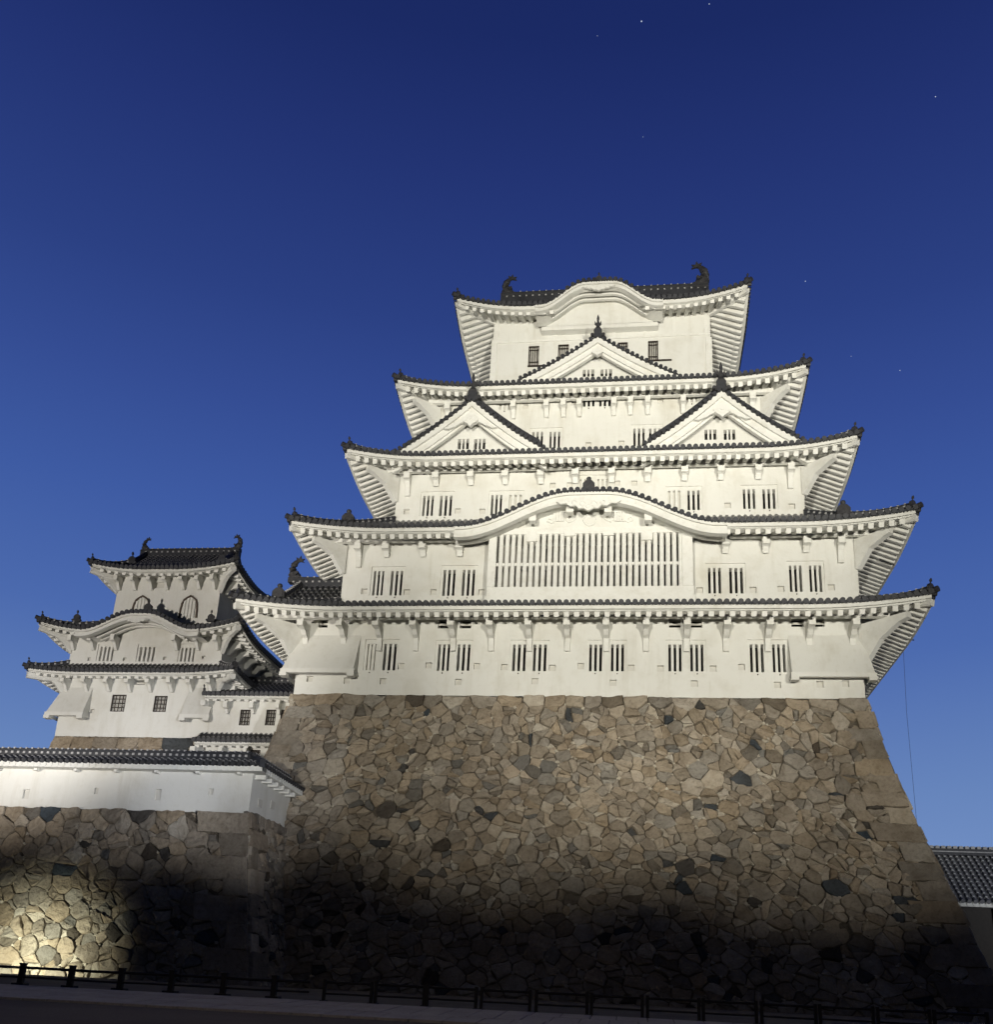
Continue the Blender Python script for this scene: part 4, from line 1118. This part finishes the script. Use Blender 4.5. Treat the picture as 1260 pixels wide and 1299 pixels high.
# ================================================================== THE SMALL KEEP AND THE PASSAGE BUILDING
def small_keep():
    y0 = 6.0; root = thing('small_keep', 'smaller white three-tiered turret with bow-fronted middle roof, left of the great keep', 'castle turret', (-25, 10, 12.5))
    zb = at(170, 935, y0)[1]
    # (center x, half width, front y, back y)
    T = {1: (-25.0, 4.5, 6.0, 15.0), 2: (-25.0, 4.5, 6.0, 15.0), 3: (-24.25, 3.11, 6.0, 9.7)}
    O = {1: 1.5, 2: 1.4, 3: 1.22}
    xk, zk = at(177, 777, T[2][2] - O[2])
    zm = {1: at(183, 852.5, T[1][2] - O[1])[1], 2: at(285, 796, T[2][2] - O[2])[1] - .12, 3: at(205, 722, T[3][2] - O[3])[1]}
    zt = {1: 15.80, 2: 18.62, 3: at(114, 714, T[3][2] - O[3])[1]}
    R = {}
    for k in (1, 2, 3):
        c, w, a, b = T[k]; e = (c - w - O[k], c + w + O[k], a - O[k], b + O[k])
        if k < 3:
            c2, w2, a2, b2 = T[k + 1]; u = (c2 - w2, c2 + w2, a2, b2); rise = (a2 - e[2]) * .55
        else: u = (c - w + .1, c + w - .1, a + .4, b - .4); rise = (u[2] - e[2]) * .6
        R[k] = Roof(e, u, zm[k] + .03, rise, max(.15, zt[k] - zm[k]), 3.4, (xk, .35, 3.35, zk - zm[2] - .03) if k == 2 else None, pitch=.27)
        om = (xk - 3.3, xk + 3.3) if k == 2 else None
        build_roof(root, R[k], {q: O[k] for q in 'FRLB'}, omit=om, fasc=.22, hgt=.17, orn=.75)
    base = {1: zb, 2: R[1].z0 + R[1].rise - .3, 3: R[2].z0 + R[2].rise - .3}; top = {k: R[k].z0 - .22 + .3 * O[k] - .02 for k in R}
    H = {1: [], 2: [], 3: []}
    for (a, b, t, bt) in ((141, 159, 881, 902.5), (195, 211.5, 882.5, 903)): H[1].append(lattice_window(root, T[1][2], rect(a, b, t, bt, T[1][2]), nv=3, nh=3))
    for (a, b, t, bt) in ((125.5, 143, 819.5, 838), (176, 195, 820, 838.5), (228.5, 246, 821, 838.5)): H[2].append(barred_window(root, T[2][2], [rect(a, b, t, bt, T[2][2])], nbars=3, closed=(0,)))
    y3 = T[3][2]
    for px in (178, 239):                                     # bell-shaped windows
        x, zb_ = at(px, 779, y3); zt_ = at(px, 756, y3)[1]; hw = .47; h = zt_ - zb_ - .1; zb_ -= .25; h += .25
        sh = [(-1.0, 0), (-.96, .38), (-.88, .64), (-.70, .84), (-.34, .95), (0, 1.03), (.34, .95), (.70, .84), (.88, .64), (.96, .38), (1.0, 0)]
        mb = MB(); outer = [(x + a * (hw + .085), zb_ + b * (h + .09)) for a, b in sh]; inner = [(x + a * hw, zb_ + b * h) for a, b in sh]
        for i in range(len(sh) - 1):
            o0, o1, i0, i1 = outer[i], outer[i + 1], inner[i], inner[i + 1]; f = lambda p, d: (p[0], y3 - d, p[1])
            mb.quad(f(i0, .09), f(i1, .09), f(o1, .09), f(o0, .09)); mb.quad(f(o0, 0), f(o0, .09), f(o1, .09), f(o1, 0)); mb.quad(f(i0, .09), f(i0, .01), f(i1, .01), f(i1, .09))
        w = mb.build('bell_window', M['wood'], root)
        mb = MB(); mb.add([(p[0], y3 - .012, p[1]) for p in inner], [tuple(range(len(inner)))]); mb.build('shutter', M['panel'], w)
        mb = MB()
        for a in (-.62, -.21, .21, .62): mb.box(x + a * hw - .055, x + a * hw + .055, y3 - .075, y3 - .014, zb_, zb_ + h * (1 - .42 * a * a - .03))
        mb.build('bars', M['trim'], w)
    H[3].append(rect(196, 208.5, 738, 746, y3)); mb = MB(); recess(mb, H[3][0], y3, y3 + .2, 0, 1); mb.build('hatch', [M['plaster'], M['panel']], root)
    for (px, py) in ((113, 836), (158, 836), (209, 835), (258, 834)): H[2].append(loophole(root, T[2][2], px, py, .10))
    for (px, py) in ((117, 902), ): H[1].append(loophole(root, T[1][2], px, py, .12))
    H[1].append(vent(root, T[1][2], 169, 184, 862.5, 868.5)); H[2].append(vent(root, T[2][2], 179, 197, 799, 804)); H[2].append(vent(root, T[2][2], 206, 220, 798, 803))
    for k in (1, 2, 3):
        c, w, a, b = T[k]; wall_box(root, c - w, c + w, a, b, base[k], top[k] + (.35 if k == 3 else 0), H[k])
        zt_ = top[k] - .12
        px = {1: (83, 109, 137, 164, 190, 217, 242, 267), 2: (93, 118, 147, 224, 251, 276), 3: (151, 171, 192, 211.5, 232.5, 252.5, 272)}[k]
        for p in px: bracket(root, a, at(p, {1: 862, 2: 804, 3: 729}[k], a - .4)[0], zt_ - .08, .72, .75, .17)
        for sg in (-1, 1):
            mb = MB(); q = np.array([sg, -1, 0]) / 1.414; nn = np.array([sg, 1, 0]) / 1.414; x0 = c + sg * w
            mb.prism([(0, zt_), (1.1, zt_), (1.1, zt_ - .15), (.5, zt_ - .5), (.06, zt_ - 1.0), (0, zt_ - 1.0)], lambda u, v, e: np.array([x0, a, 0]) + q * u + nn * e + np.array([0, 0, v]), -.09, .09); mb.build('corner_brace', M['trim'], root)
            for j in range(7): bracket(root, 0, 0, zt_ - .08, .72, .75, .17, fn=lambda u, v, e: (x0 - sg * u, a + .7 + j * (b - a) / 7 + e, v))
    # flared bays
    stone_drop(root, -29.5, at(112, 885, 5.7)[0], 6, at(95, 872, 6)[1], at(85, 903, 5.4)[1], .6, .4, -1)
    stone_drop(root, at(236, 885, 5.7)[0], -20.5, 6, at(250, 872, 6)[1], at(250, 906, 5.4)[1], .6, .0, 1)
    kf = kara_front(root, R[2], T[2][2], .46, .5)
    mb = MB(); onigawara(mb, (xk + .3, R[2].e[2] + .3, zk + .18), (0, -1), .72); ridge(mb, [(xk + .3, R[2].e[2] + .3, zk + .1), (xk + .3, 5.4, zk + .12), (xk + .3, 5.95, zk + .15)], .3, .3, False)
    mb.build('finial', M['bronze'], kf)
    # top roof
    c, w = T[3][0], T[3][1]; e = R[3].u; zk3 = R[3].z0 + R[3].rise; ym = 7.9; zr = at(245, 699, ym)[1] - .30; n = 8; mb = MB()
    prof = [(e[2] + (ym - e[2]) * i / n, zk3 + (zr - zk3) * (.75 * (i / n) + .25 * (i / n) ** 2)) for i in range(n + 1)]
    gx0, gx1 = e[0] - .1, e[1] + .1
    for a, b in zip(prof[:-1], prof[1:]):
        for s in (1, -1):
            fy = lambda y: y if s > 0 else 2 * ym - y
            mb.quad((gx0, fy(a[0]), a[1] + .05), (gx1, fy(a[0]), a[1] + .05), (gx1, fy(b[0]), b[1] + .05), (gx0, fy(b[0]), b[1] + .05), 0)
    for i in range(23):
        x = gx0 + .1 + (gx1 - gx0 - .2) * i / 22
        for a, b in zip(prof[:-1], prof[1:]):
            q = (a[0] * .22 + b[0] * .78, a[1] * .22 + b[1] * .78); mb.tube([(x, a[0], a[1] + .08), (x, q[0], q[1] + .08)], .08, 6, 0); mb.tube([(x, q[0], q[1] + .08), (x, b[0], b[1] + .08)], .086, 6, 1)
    up = mb.build('upper_roof', [M['tile'], M['tileplaster']], root)
    for x in (gx0 + .25, gx1 - .25):
        mb = MB(); mb.add([(x, p[0], p[1]) for p in prof] + [(x, 2 * ym - p[0], p[1]) for p in prof[::-1][1:]], [tuple(range(2 * n + 1))])
        mb.build('gable_wall', M['plaster'], up)
    for x in (gx0 + .35, gx1 - .35):
        mb = MB(); ridge(mb, [(x, p[0], p[1] + .08) for p in prof], .28, .32, False); onigawara(mb, (x, prof[0][0], prof[0][1] + .1), (0, -1), .7); mb.build('verge_ridge', [M['tile'], M['tileplaster']], up)
    mb = MB(); ridge(mb, [(gx0, ym, zr), (c, ym, zr), (gx1, ym, zr)], .36, .45, True, .35); mb.build('ridge', [M['tile'], M['tileplaster']], up)
    shachi(up, (gx0 + .2, ym, zr + .36), 1, .46); shachi(up, (gx1 - .2, ym, zr + .36), -1, .52)
    mb = MB(); x, z = at(98, 786, 5.4); 
    for px in (98, 268):
        x, z = at(px, 783, 5.3); onigawara(mb, (x, 5.3, z - .2), (0, -1), .6)
    mb.build('ridge_ornament', M['bronze'], root)
    # stone base of the small keep
    sb = thing('turret_stone_base', 'strip of squared brown stones under the small white turret, above the wall roof', 'stone base', (-25, 10, 0))
    mb = MB(); s2 = lambda u, z, h: (-25 + u * (4.5 + (zb - z) * .16) / 4.5, 6 - (zb - z) * .16 - h, z)
    stone_face(mb, -4.5, 4.5, zb - 5, zb, s2, [(.5, .7, 500), (.3, .5, 600), (.15, .25, 400)], 31, dark=.04, toph=.95)
    s3 = lambda u, z, h: (-29.5 - (zb - z) * .16 - h, 10.5 + u, z)
    stone_face(mb, -4.5, 4.5, zb - 5, zb, s3, [(.5, .8, 300), (.3, .5, 300)], 32, dark=.04, toph=.8)
    mb.build('stone_facing', M['stone'], sb)
    mb = MB(); d = .9
    A = [(-29.4 - d, 6.1 - d, zb - 5.5), (-20.6 + d, 6.1 - d, zb - 5.5), (-20.6 + d, 15, zb - 5.5), (-29.4 - d, 15, zb - 5.5)]; B = [(-29.4, 6.1, zb - .03), (-20.6, 6.1, zb - .03), (-20.6, 15, zb - .03), (-29.4, 15, zb - .03)]
    for i in range(4): mb.quad(A[i], A[(i + 1) % 4], B[(i + 1) % 4], B[i])
    mb.quad(*B); mb.box(-30.2, -19.8, 5.2, 15.5, -.5, zb - 5.2)
    mb.build('rubble_core', M['mortar'], sb)


def passage():
    y0 = 5.7; root = thing('passage_building', 'narrow white two-roofed passage between the small turret and the great keep base', 'castle building', (-17, 8, 9))
    x0 = at(268, 900, y0)[0]; x1 = -13.6
    z1 = at(320, 882, y0 - .8)[1]; z2 = at(310, 941, y0 - .8)[1]
    R1 = Roof((x0 - .25, x1 + .3, y0 - .8, 11.5), (x0 - .15, x1 + .2, 8.6, 8.7), z1 + .02, 1.75, 0, 1, None, .27)
    build_roof(root, R1, {'F': .8, 'R': .2, 'L': .2, 'B': 1}, sides='F', rolls='F', hips=(), fasc=.2, hgt=.15)
    R2 = Roof((x0 - .45, x1 + .3, y0 - .8, 9), (x0 - .4, x1 + .2, y0, 8), z2 + .02, .55, 0, 1, None, .27)
    build_roof(root, R2, {'F': .8, 'R': .2, 'L': .2, 'B': 1}, sides='F', rolls='F', hips=(), fasc=.2, hgt=.15)
    mb = MB(); ridge(mb, [(x0, 8.65, z1 + 1.75), (-17, 8.65, z1 + 1.75), (x1, 8.65, z1 + 1.75)], .4, .45); mb.build('ridge', [M['tile'], M['tileplaster']], root)
    H = []
    for r in ((304, 317.5, 900, 920), (337, 349.5, 900, 920), (355.5, 366, 900, 920), (317.5, 330, 951, 962)):
        H.append(lattice_window(root, y0, rect(*r, y0), nv=3, nh=3))
    wall_box(root, x0, x1, y0, 11, z2 - 3.5, z1 - .02, H)
    for p in (288, 321, 354): bracket(root, y0, at(p, 890, y0 - .3)[0], z1 - .22, .5, .55, .16)
    for p in (282, 313): bracket(root, y0, at(p, 946, y0 - .3)[0], z2 - .22, .5, .55, .16)
    mb = MB(); onigawara(mb, (x0 - .2, y0 - .75, z1 + .1), (-1, -.4), .5); mb.build('ridge_ornament', M['bronze'], root)


# ================================================================== FRONT WALL ON THE LEFT
LY, LX, LZ = -6.0, -12.94, 6.43
def lbat(z): return 1.35 * max(0, 1 - z / LZ) ** 1.15


def front_wall():
    sb = thing('front_stone_wall', 'lower stone wall of rough blocks under the plaster wall, lamp-lit at its left end', 'stone wall', (-22, -6, 0))
    rnd = random.Random(5)
    fr = lambda u, z, h: (LX + u * 1.0 + lbat(z) * (1 + u / 24), LY - lbat(z) - h * .98, z + h * .2)
    mb = MB(); bl = corner_blocks(0, 1, 0, LZ - .02, rnd, h=(.6, 1.0), wl=(1.4, 2.3), ws=(.8, 1.2))
    stone_face(mb, -24, 0, -.2, LZ, fr, [(.40, .62, 1100), (.28, .42, 2600), (.18, .28, 1800), (.08, .14, 1500)], 21, dark=.035, toph=.55, blocks=bl, chance=.3)
    mb.build('front_face', M['stone'], sb)
    D = 6.5
    rs = lambda u, z, h: (LX + lbat(z) + h * .98, LY + u - lbat(z) * (1 - u / D), z + h * .2)
    mb = MB(); stone_face(mb, 0, D, -.2, LZ + .1, rs, [(.38, .6, 500), (.22, .38, 900), (.1, .2, 900)], 22, dark=.05, toph=.5, blocks=corner_blocks(0, -1, 0, LZ - .02, rnd, h=(.6, 1.0), start=1, wl=(1.3, 1.9)))
    mb.build('side_face', M['stone'], sb)
    mb = MB(); zs = np.linspace(-.3, LZ - .03, 12)
    def ring(z): b = lbat(z) - .05; return [(LX - 24, LY - b, z), (LX + b, LY - b, z), (LX + b, 4, z), (LX - 24, 4, z)]
    for a, b in zip(zs[:-1], zs[1:]):
        A, B = ring(a), ring(b)
        for i in range(4): mb.quad(A[i], A[(i + 1) % 4], B[(i + 1) % 4], B[i])
    mb.quad(*ring(LZ - .03)); mb.build('rubble_core', M['mortar'], sb)

    pw = thing('plaster_wall', 'long low white plaster wall with dark tiled coping, turning a corner at its right end', 'plaster wall', (-22, -6, LZ))
    y0 = LY + .12; zt = at(314, 976, y0)[1] + .02; xr = LX - .08; yb = -1.2
    holes = [rect(29, 37, 1001, 1013, y0), rect(119.5, 124.5, 999, 1007, y0), rect(196, 204, 1001, 1015, y0), rect(264.5, 270.5, 1000, 1008, y0)]
    mb = MB(); wall_grid(mb, LX - 24, xr, LZ - .02, zt, holes, lambda x, z: (x, y0, z))
    mb.quad((xr, y0, LZ - .02), (xr, yb, LZ - .02), (xr, yb, zt), (xr, y0, zt)); mb.quad((LX - 24, y0 + .5, LZ - .02), (xr - .5, y0 + .5, LZ - .02), (xr - .5, y0 + .5, zt), (LX - 24, y0 + .5, zt)); mb.quad((xr - .5, y0 + .5, LZ - .02), (xr - .5, yb, LZ - .02), (xr - .5, yb, zt), (xr - .5, y0 + .5, zt))
    mb.quad((xr - .5, yb, LZ - .02), (xr, yb, LZ - .02), (xr, yb, zt), (xr - .5, yb, zt))
    mb.build('wall', M['plaster'], pw)
    for h in holes: mb = MB(); recess(mb, h, y0, y0 + .10, 0, 1); mb.build('loophole', [M['plaster'], M['panel']], pw)
    for (px, py) in ((329.5, 1019), (345.5, 1021)):
        d = ray(px, py); t = (xr - CAM[0]) / d[0]; q = CAM + d * t; mb = MB()
        mb.box(xr + .002, xr + .03, q[1] - .22, q[1] + .22, q[2] - .16, q[2] + .16); mb.build('loophole', M['panel'], pw)
    # tiled coping: two slopes along the front run and along the return
    zr = at(309, 955, y0 + .25)[1] - .30; ov = .55
    mb = MB(); mw = MB(); ez = zt + .06; xo = xr + ov; yo = y0 - ov; xi, yi = xr - .25, y0 + .25
    n = int((xo - (LX - 24)) / .27)
    mb.quad((LX - 24, yo, ez), (xo, yo, ez), (xi, yi, zr), (LX - 24, yi, zr)); mb.quad((xo, yo, ez), (xo, yb, ez), (xi, yb, zr), (xi, yi, zr))
    mb.quad((LX - 24, yi, zr), (xi, yi, zr), (xi - .8, yi + .8, ez), (LX - 24, yi + .8, ez)); mb.quad((xi, yi, zr), (xi, yb, zr), (xi - .8, yb, ez), (xi - .8, yi + .8, ez))
    def roll(a, b):
        a, b = np.array(a), np.array(b); mb.tube([a + (b - a) * -.06 + (0, 0, .03), a + (b - a) * .1 + (0, 0, .04)], .10, 9, 0)
        for k in range(3):
            p, q, r = a + (b - a) * (k / 3), a + (b - a) * ((k + .72) / 3), a + (b - a) * ((k + 1) / 3); mb.tube([p + (0, 0, .04), q + (0, 0, .04)], .08, 7, 0); mb.tube([q + (0, 0, .04), r + (0, 0, .04)], .088, 7, 1)
    for i in range(n):
        x = LX - 24 + (i + .5) * (xo - LX + 24) / n; m_ = min(1, (xo - x) / (xo - xi)); roll((x, yo, ez), (x, yo + (yi - yo) * m_, ez + (zr - ez) * m_))
    n = int((yb - yo) / .27)
    for i in range(n):
        y = yo + (i + .5) * (yb - yo) / n; m_ = min(1, (y - yo) / (yi - yo)); roll((xo, y, ez), (xo + (xi - xo) * m_, y, ez + (zr - ez) * m_))
    co = mb.build('coping', [M['tile'], M['tileplaster']], pw)
    mb = MB(); ridge(mb, [(LX - 24, yi, zr), (-25, yi, zr), (xi, yi, zr)], .32, .34, True, .27); ridge(mb, [(xi, yi, zr), (xi, -3, zr), (xi, yb, zr)], .32, .34, True, .27)
    ridge(mb, [(xi, yi, zr), ((xi + xo) / 2, (yi + yo) / 2, (zr + ez) / 2 + .05), (xo, yo, ez + .06)], .22, .2, False); mb.build('ridge', [M['tile'], M['tileplaster']], co)
    # scalloped white eave board and beam ends
    for i in range(int(24.4 / .27)):
        x = xo - (i + .5) * .27; mw.tube([(x, yo + .0, ez - .13), (x, yo + .16, ez - .13)], .115, 8)
    mw.box(LX - 24, xo, yo + .03, y0 - .003, ez - .24, ez - .05)
    for i in range(int((yb - yo) / .27)):
        y = yo + (i + .5) * .27; mw.tube([(xo, y, ez - .13), (xo - .16, y, ez - .13)], .115, 8)
    mw.box(xr + .003, xo - .03, y0 - .002, yb, ez - .24, ez - .05)
    for i in range(14):
        x = xr - .5 - i * 1.75; mw.box(x - .07, x + .07, yo + .25, y0 - .001, ez - .34, ez - .245)
    for i in range(6):
        y = y0 + .35 + i * .72; mw.box(xr + .001, xo - .12, y - .09, y + .09, ez - .42, ez - .245)
    mw.build('eave_board', M['trim'], co)


# ================================================================== RIGHT-HAND GALLERY
def gallery():
    root = thing('gallery_building', 'low tiled gallery roof with plastered ridge beyond the right foot of the stone base', 'castle building', (24, 12, 0))
    y1, ye = 13.0, 9.4; xr, zr = at(1222, 1074.5, y1); zr -= .40; ze = at(1225, 1143, ye)[1]; x0, x1 = 12.0, 42.0
    mb = MB(); mb.quad((x0, ye, ze), (x1, ye, ze), (x1, y1, zr), (x0, y1, zr)); mb.quad((x0, y1, zr), (x1, y1, zr), (x1, 2 * y1 - ye, ze), (x0, 2 * y1 - ye, ze))
    n = int((x1 - x0) / .30)
    for i in range(n):
        x = x0 + (i + .5) * .30; a = np.array([x, ye, ze + .03]); b = np.array([x, y1, zr + .03]); k = 13
        mb.tube([a + (0, -.06, -.03), a + (0, .1, .05)], .11, 9, 0)
        for j in range(k):
            p, q, r = a + (b - a) * (j / k), a + (b - a) * ((j + .74) / k), a + (b - a) * ((j + 1) / k)
            mb.tube([p, q], .085, 6, 0); mb.tube([q, r], .094, 6, 1)
    ro = mb.build('roof', [M['greytile'], M['trim']], root)
    mb = MB(); mb.box(x0, x1, y1 - .2, y1 + .2, zr - .05, zr + .28, 0); mb.box(x0, x1, y1 - .24, y1 + .24, zr + .10, zr + .15, 1)
    for i in range(n): x = x0 + (i + .5) * .30; mb.box(x - .1, x + .1, y1 - .26, y1 + .26, zr + .28, zr + .42, 1)
    mb.box(x0, x1, y1 - .16, y1 + .16, zr + .28, zr + .36, 0)
    mb.build('ridge', [M['tile'], M['tileplaster']], ro)
    mb = MB()
    for i in range(n): x = x0 + (i + .5) * .30; mb.tube([(x, ye + .02, ze - .12), (x, ye + .2, ze - .12)], .13, 8)
    mb.box(x0, x1, ye + .06, ye + .5, ze - .24, ze - .06); mb.build('eave_board', M['trim'], ro)
    wall_box(root, x0 + .5, x1, ye + 1.3, 2 * y1 - ye - 1.3, -.3, ze + .6, [], mat='plaster')
    mb = MB(); mb.box(x0 + .5, x1, ye + 1.24, ye + 1.297, -.2, ze - .1); mb.build('dark_wall_sheet', M['fence'], root)  # dark sheet just in front of the plaster wall
    for x in (20.05, 24, 28): mb = MB(); mb.box(x - .1, x + .1, ye + .9, ye + 1.23, -.3, ze - .1); mb.build('post', M['trim'], root)


# ================================================================== GROUND, PAVING, FENCE, LAMP, STARS
def gz(y): return float(np.interp(y, [-400, -43.5, -24, -20, -12, 400], [-1.40, -1.37, -.40, -.205, -.02, 0]))


def ground():
    ys = [-400, -150, -80, -55, -43.5, -34, -28, -24, -20, -16, -12, -6, 10, 60, 400, 2500]; xs = [-2500, -400, -120, -40, 0, 40, 120, 400, 2500]
    mb = MB()
    for a, b in zip(ys[:-1], ys[1:]):
        for c, d in zip(xs[:-1], xs[1:]): mb.quad((c, a, gz(a)), (d, a, gz(a)), (d, b, gz(b)), (c, b, gz(b)))
    o = mb.build('ground', M['earth']); o['kind'] = 'structure'
    mb = MB(); 
    for a, b in ((-120, -43.5), (-43.5, -34), (-34, -24.02)): mb.quad((-90, a, gz(a) + .005), (90, a, gz(a) + .005), (90, b, gz(b) + .005), (-90, b, gz(b) + .005))
    o = mb.build('forecourt', M['asphalt']); o['kind'] = 'structure'
    mb = MB(); rnd = random.Random(2); rows = [-24.0, -22.75, -21.5, -20.35]
    for i, (a, b) in enumerate(zip(rows[:-1], rows[1:])):
        x = -40 + i * .2
        while x < 40:
            w = rnd.uniform(.52, .66); g = .012; t = rnd.uniform(0, .006)
            za, zb_ = gz(a) + .045 + t, gz(b) + .045 + t; A = (x + g, a + g); B = (x + w - g, b - g)
            vs = [(A[0], A[1], za - .05), (B[0], A[1], za - .05), (B[0], B[1], zb_ - .05), (A[0], B[1], zb_ - .05), (A[0], A[1], za), (B[0], A[1], za), (B[0], B[1], zb_), (A[0], B[1], zb_)]
            mb.add(vs, [(4, 5, 6, 7), (0, 1, 5, 4), (1, 2, 6, 5), (2, 3, 7, 6), (3, 0, 4, 7)]); x += w
    o = mb.build('pavement', M['slab']); o['kind'] = 'structure'


ORD = ['leftmost', 'second', 'third', 'fourth', 'fifth', 'sixth', 'seventh', 'eighth', 'ninth', 'tenth', 'eleventh', 'twelfth']


def fences():
    fy = -20.0; z0 = gz(fy); GR = 'low fence panels along the foot of the castle'
    # left stretch: stout footed posts carrying long rails
    X = [at(px, 1255, fy)[0] for px in (-44, 24, 87.5, 151.5, 216.5, 283, 347.5)]
    t = thing('post_and_rail_fence', 'low dark rail fence on stout footed posts below the lamp-lit stone wall', 'fence', (X[3], fy, z0))
    for x in X:
        mb = MB(); mb.box(x - .06, x + .06, fy - .06, fy + .06, z0, z0 + .50); mb.box(x - .15, x + .15, fy - .13, fy + .13, z0 - .02, z0 + .07); mb.box(x - .07, x + .07, fy - .07, fy + .07, z0 + .50, z0 + .53); mb.build('post', M['fence'], t)
    for h, r in ((.42, .032), (.20, .024)):
        mb = MB(); xs = np.linspace(X[0] - 2, X[-1] + .85, 9); mb.tube([(x, fy, z0 + h + .006 * sin(3.1 * x)) for x in xs], r, 8); mb.build('rail', M['fence'], t)
    # right stretch: separate panels, each with two posts
    px = [(411, 471), (476.5, 538), (542, 604), (611, 672.5), (680.5, 745), (750.5, 815), (821.5, 887), (892.5, 960), (966.5, 1035), (1041, 1108), (1115, 1181), (1187, 1254)]
    first = None
    for i, (a, b) in enumerate(px):
        xa, xb = at(a, 1262 + .052 * (a - 400), fy)[0], at(b, 1262 + .052 * (b - 400), fy)[0]; L = xb - xa
        lab = 'low black fence panel below the dark stone base, %s of its row from the left' % (ORD[i] if i else 'first')
        if i == 11: lab = 'low black fence panel below the dark stone base, last at the right end'
        if first is None:
            first = thing('fence_panel', lab, 'fence panel', (xa, fy, z0), GR); L0 = L
            for x in (0.0, L): mb = MB(); mb.box(xa + x - .035, xa + x + .035, fy - .035, fy + .035, z0, z0 + .50); mb.box(xa + x - .05, xa + x + .05, fy - .16, fy + .16, z0 - .02, z0 + .04); mb.build('post', M['fence'], first)
            for h, r in ((.44, .028), (.19, .022)): mb = MB(); mb.tube([(xa, fy, z0 + h), (xb, fy, z0 + h)], r, 8); mb.build('rail', M['fence'], first)
        else:
            c = first.copy(); COL.objects.link(c); c.location = (xa, fy + rng.uniform(-.03, .03), z0); c.scale = (L / L0, 1, 1); c['label'] = lab; c.rotation_euler = (0, rng.uniform(-.006, .006), rng.uniform(-.012, .012))
            for ch in list(first.children):
                d = ch.copy(); COL.objects.link(d); d.parent = c


def lamp_left():
    x, _ = at(-30, 1235, -11.2); loc = (x, -11.2, -.02)
    t = thing('floodlight', 'small floodlight on the ground lighting the left stone wall from its foot', 'lamp', loc)
    mb = MB(); mb.box(x - .16, x + .16, -11.5, -11.3, -.04, .04); mb.box(x - .03, x + .03, -11.43, -11.37, .04, .14); mb.build('stand', M['fence'], t)
    mb = MB(); mb.prism([(-.16, .12), (.10, .10), (.14, .30), (-.12, .34)], lambda u, w, e: (x + e - .3, -11.45 + u, w), -.2, .2); mb.build('housing', M['fence'], t)
    l = bpy.data.lights.new("floodlight_lamp", 'SPOT'); l.energy = 2300; l.color = (.98, 1.0, .80); l.spot_size = radians(98); l.spot_blend = 1.0; l.shadow_soft_size = .25
    o = bpy.data.objects.new("floodlight_lamp", l); COL.objects.link(o); o.location = (x - .3, -11.2, .30); aim(o, (x - .5, -7.3, .0))


def stars():
    D = 3000.0
    for px, py, r, lab in ((814, 27.5, 1.75, 'brightest star, high in the sky above the top roof'), (900, 5.5, 1.25, 'faint star at the very top of the sky'), (1187, 123, 1.2, 'star alone in the upper right of the sky'),
                           (1022, 357, 1.2, 'star beside the upturned corner of the topmost roof'), (1142, 470, 1.1, 'star right of the second highest roof'), (758, 46, .8, 'tiny star below and left of the brightest star'), (816, 174, .8, 'tiny star in mid sky straight below the brightest star'), (1080, 452, .8, 'tiny star near the right corner of the second highest roof')):
        d = ray(px, py); d = d / np.linalg.norm(d); p = CAM + d * D; mb = MB(); s = r
        vs = []; fs = []
        for i in range(5):
            for j in range(8): a, b = pi * i / 4, 2 * pi * j / 8; vs.append((p[0] + s * sin(a) * cos(b), p[1] + s * sin(a) * sin(b), p[2] + s * cos(a)))
        for i in range(4):
            for j in range(8): fs.append((i * 8 + j, i * 8 + (j + 1) % 8, (i + 1) * 8 + (j + 1) % 8, (i + 1) * 8 + j))
        mb.add(vs, fs); tag(mb.build('star', M['star'], None, origin=p), lab, 'star')


ground()
keep_base()
great_keep()
small_keep()
passage()
front_wall()
gallery()
fences()
lamp_left()
stars()
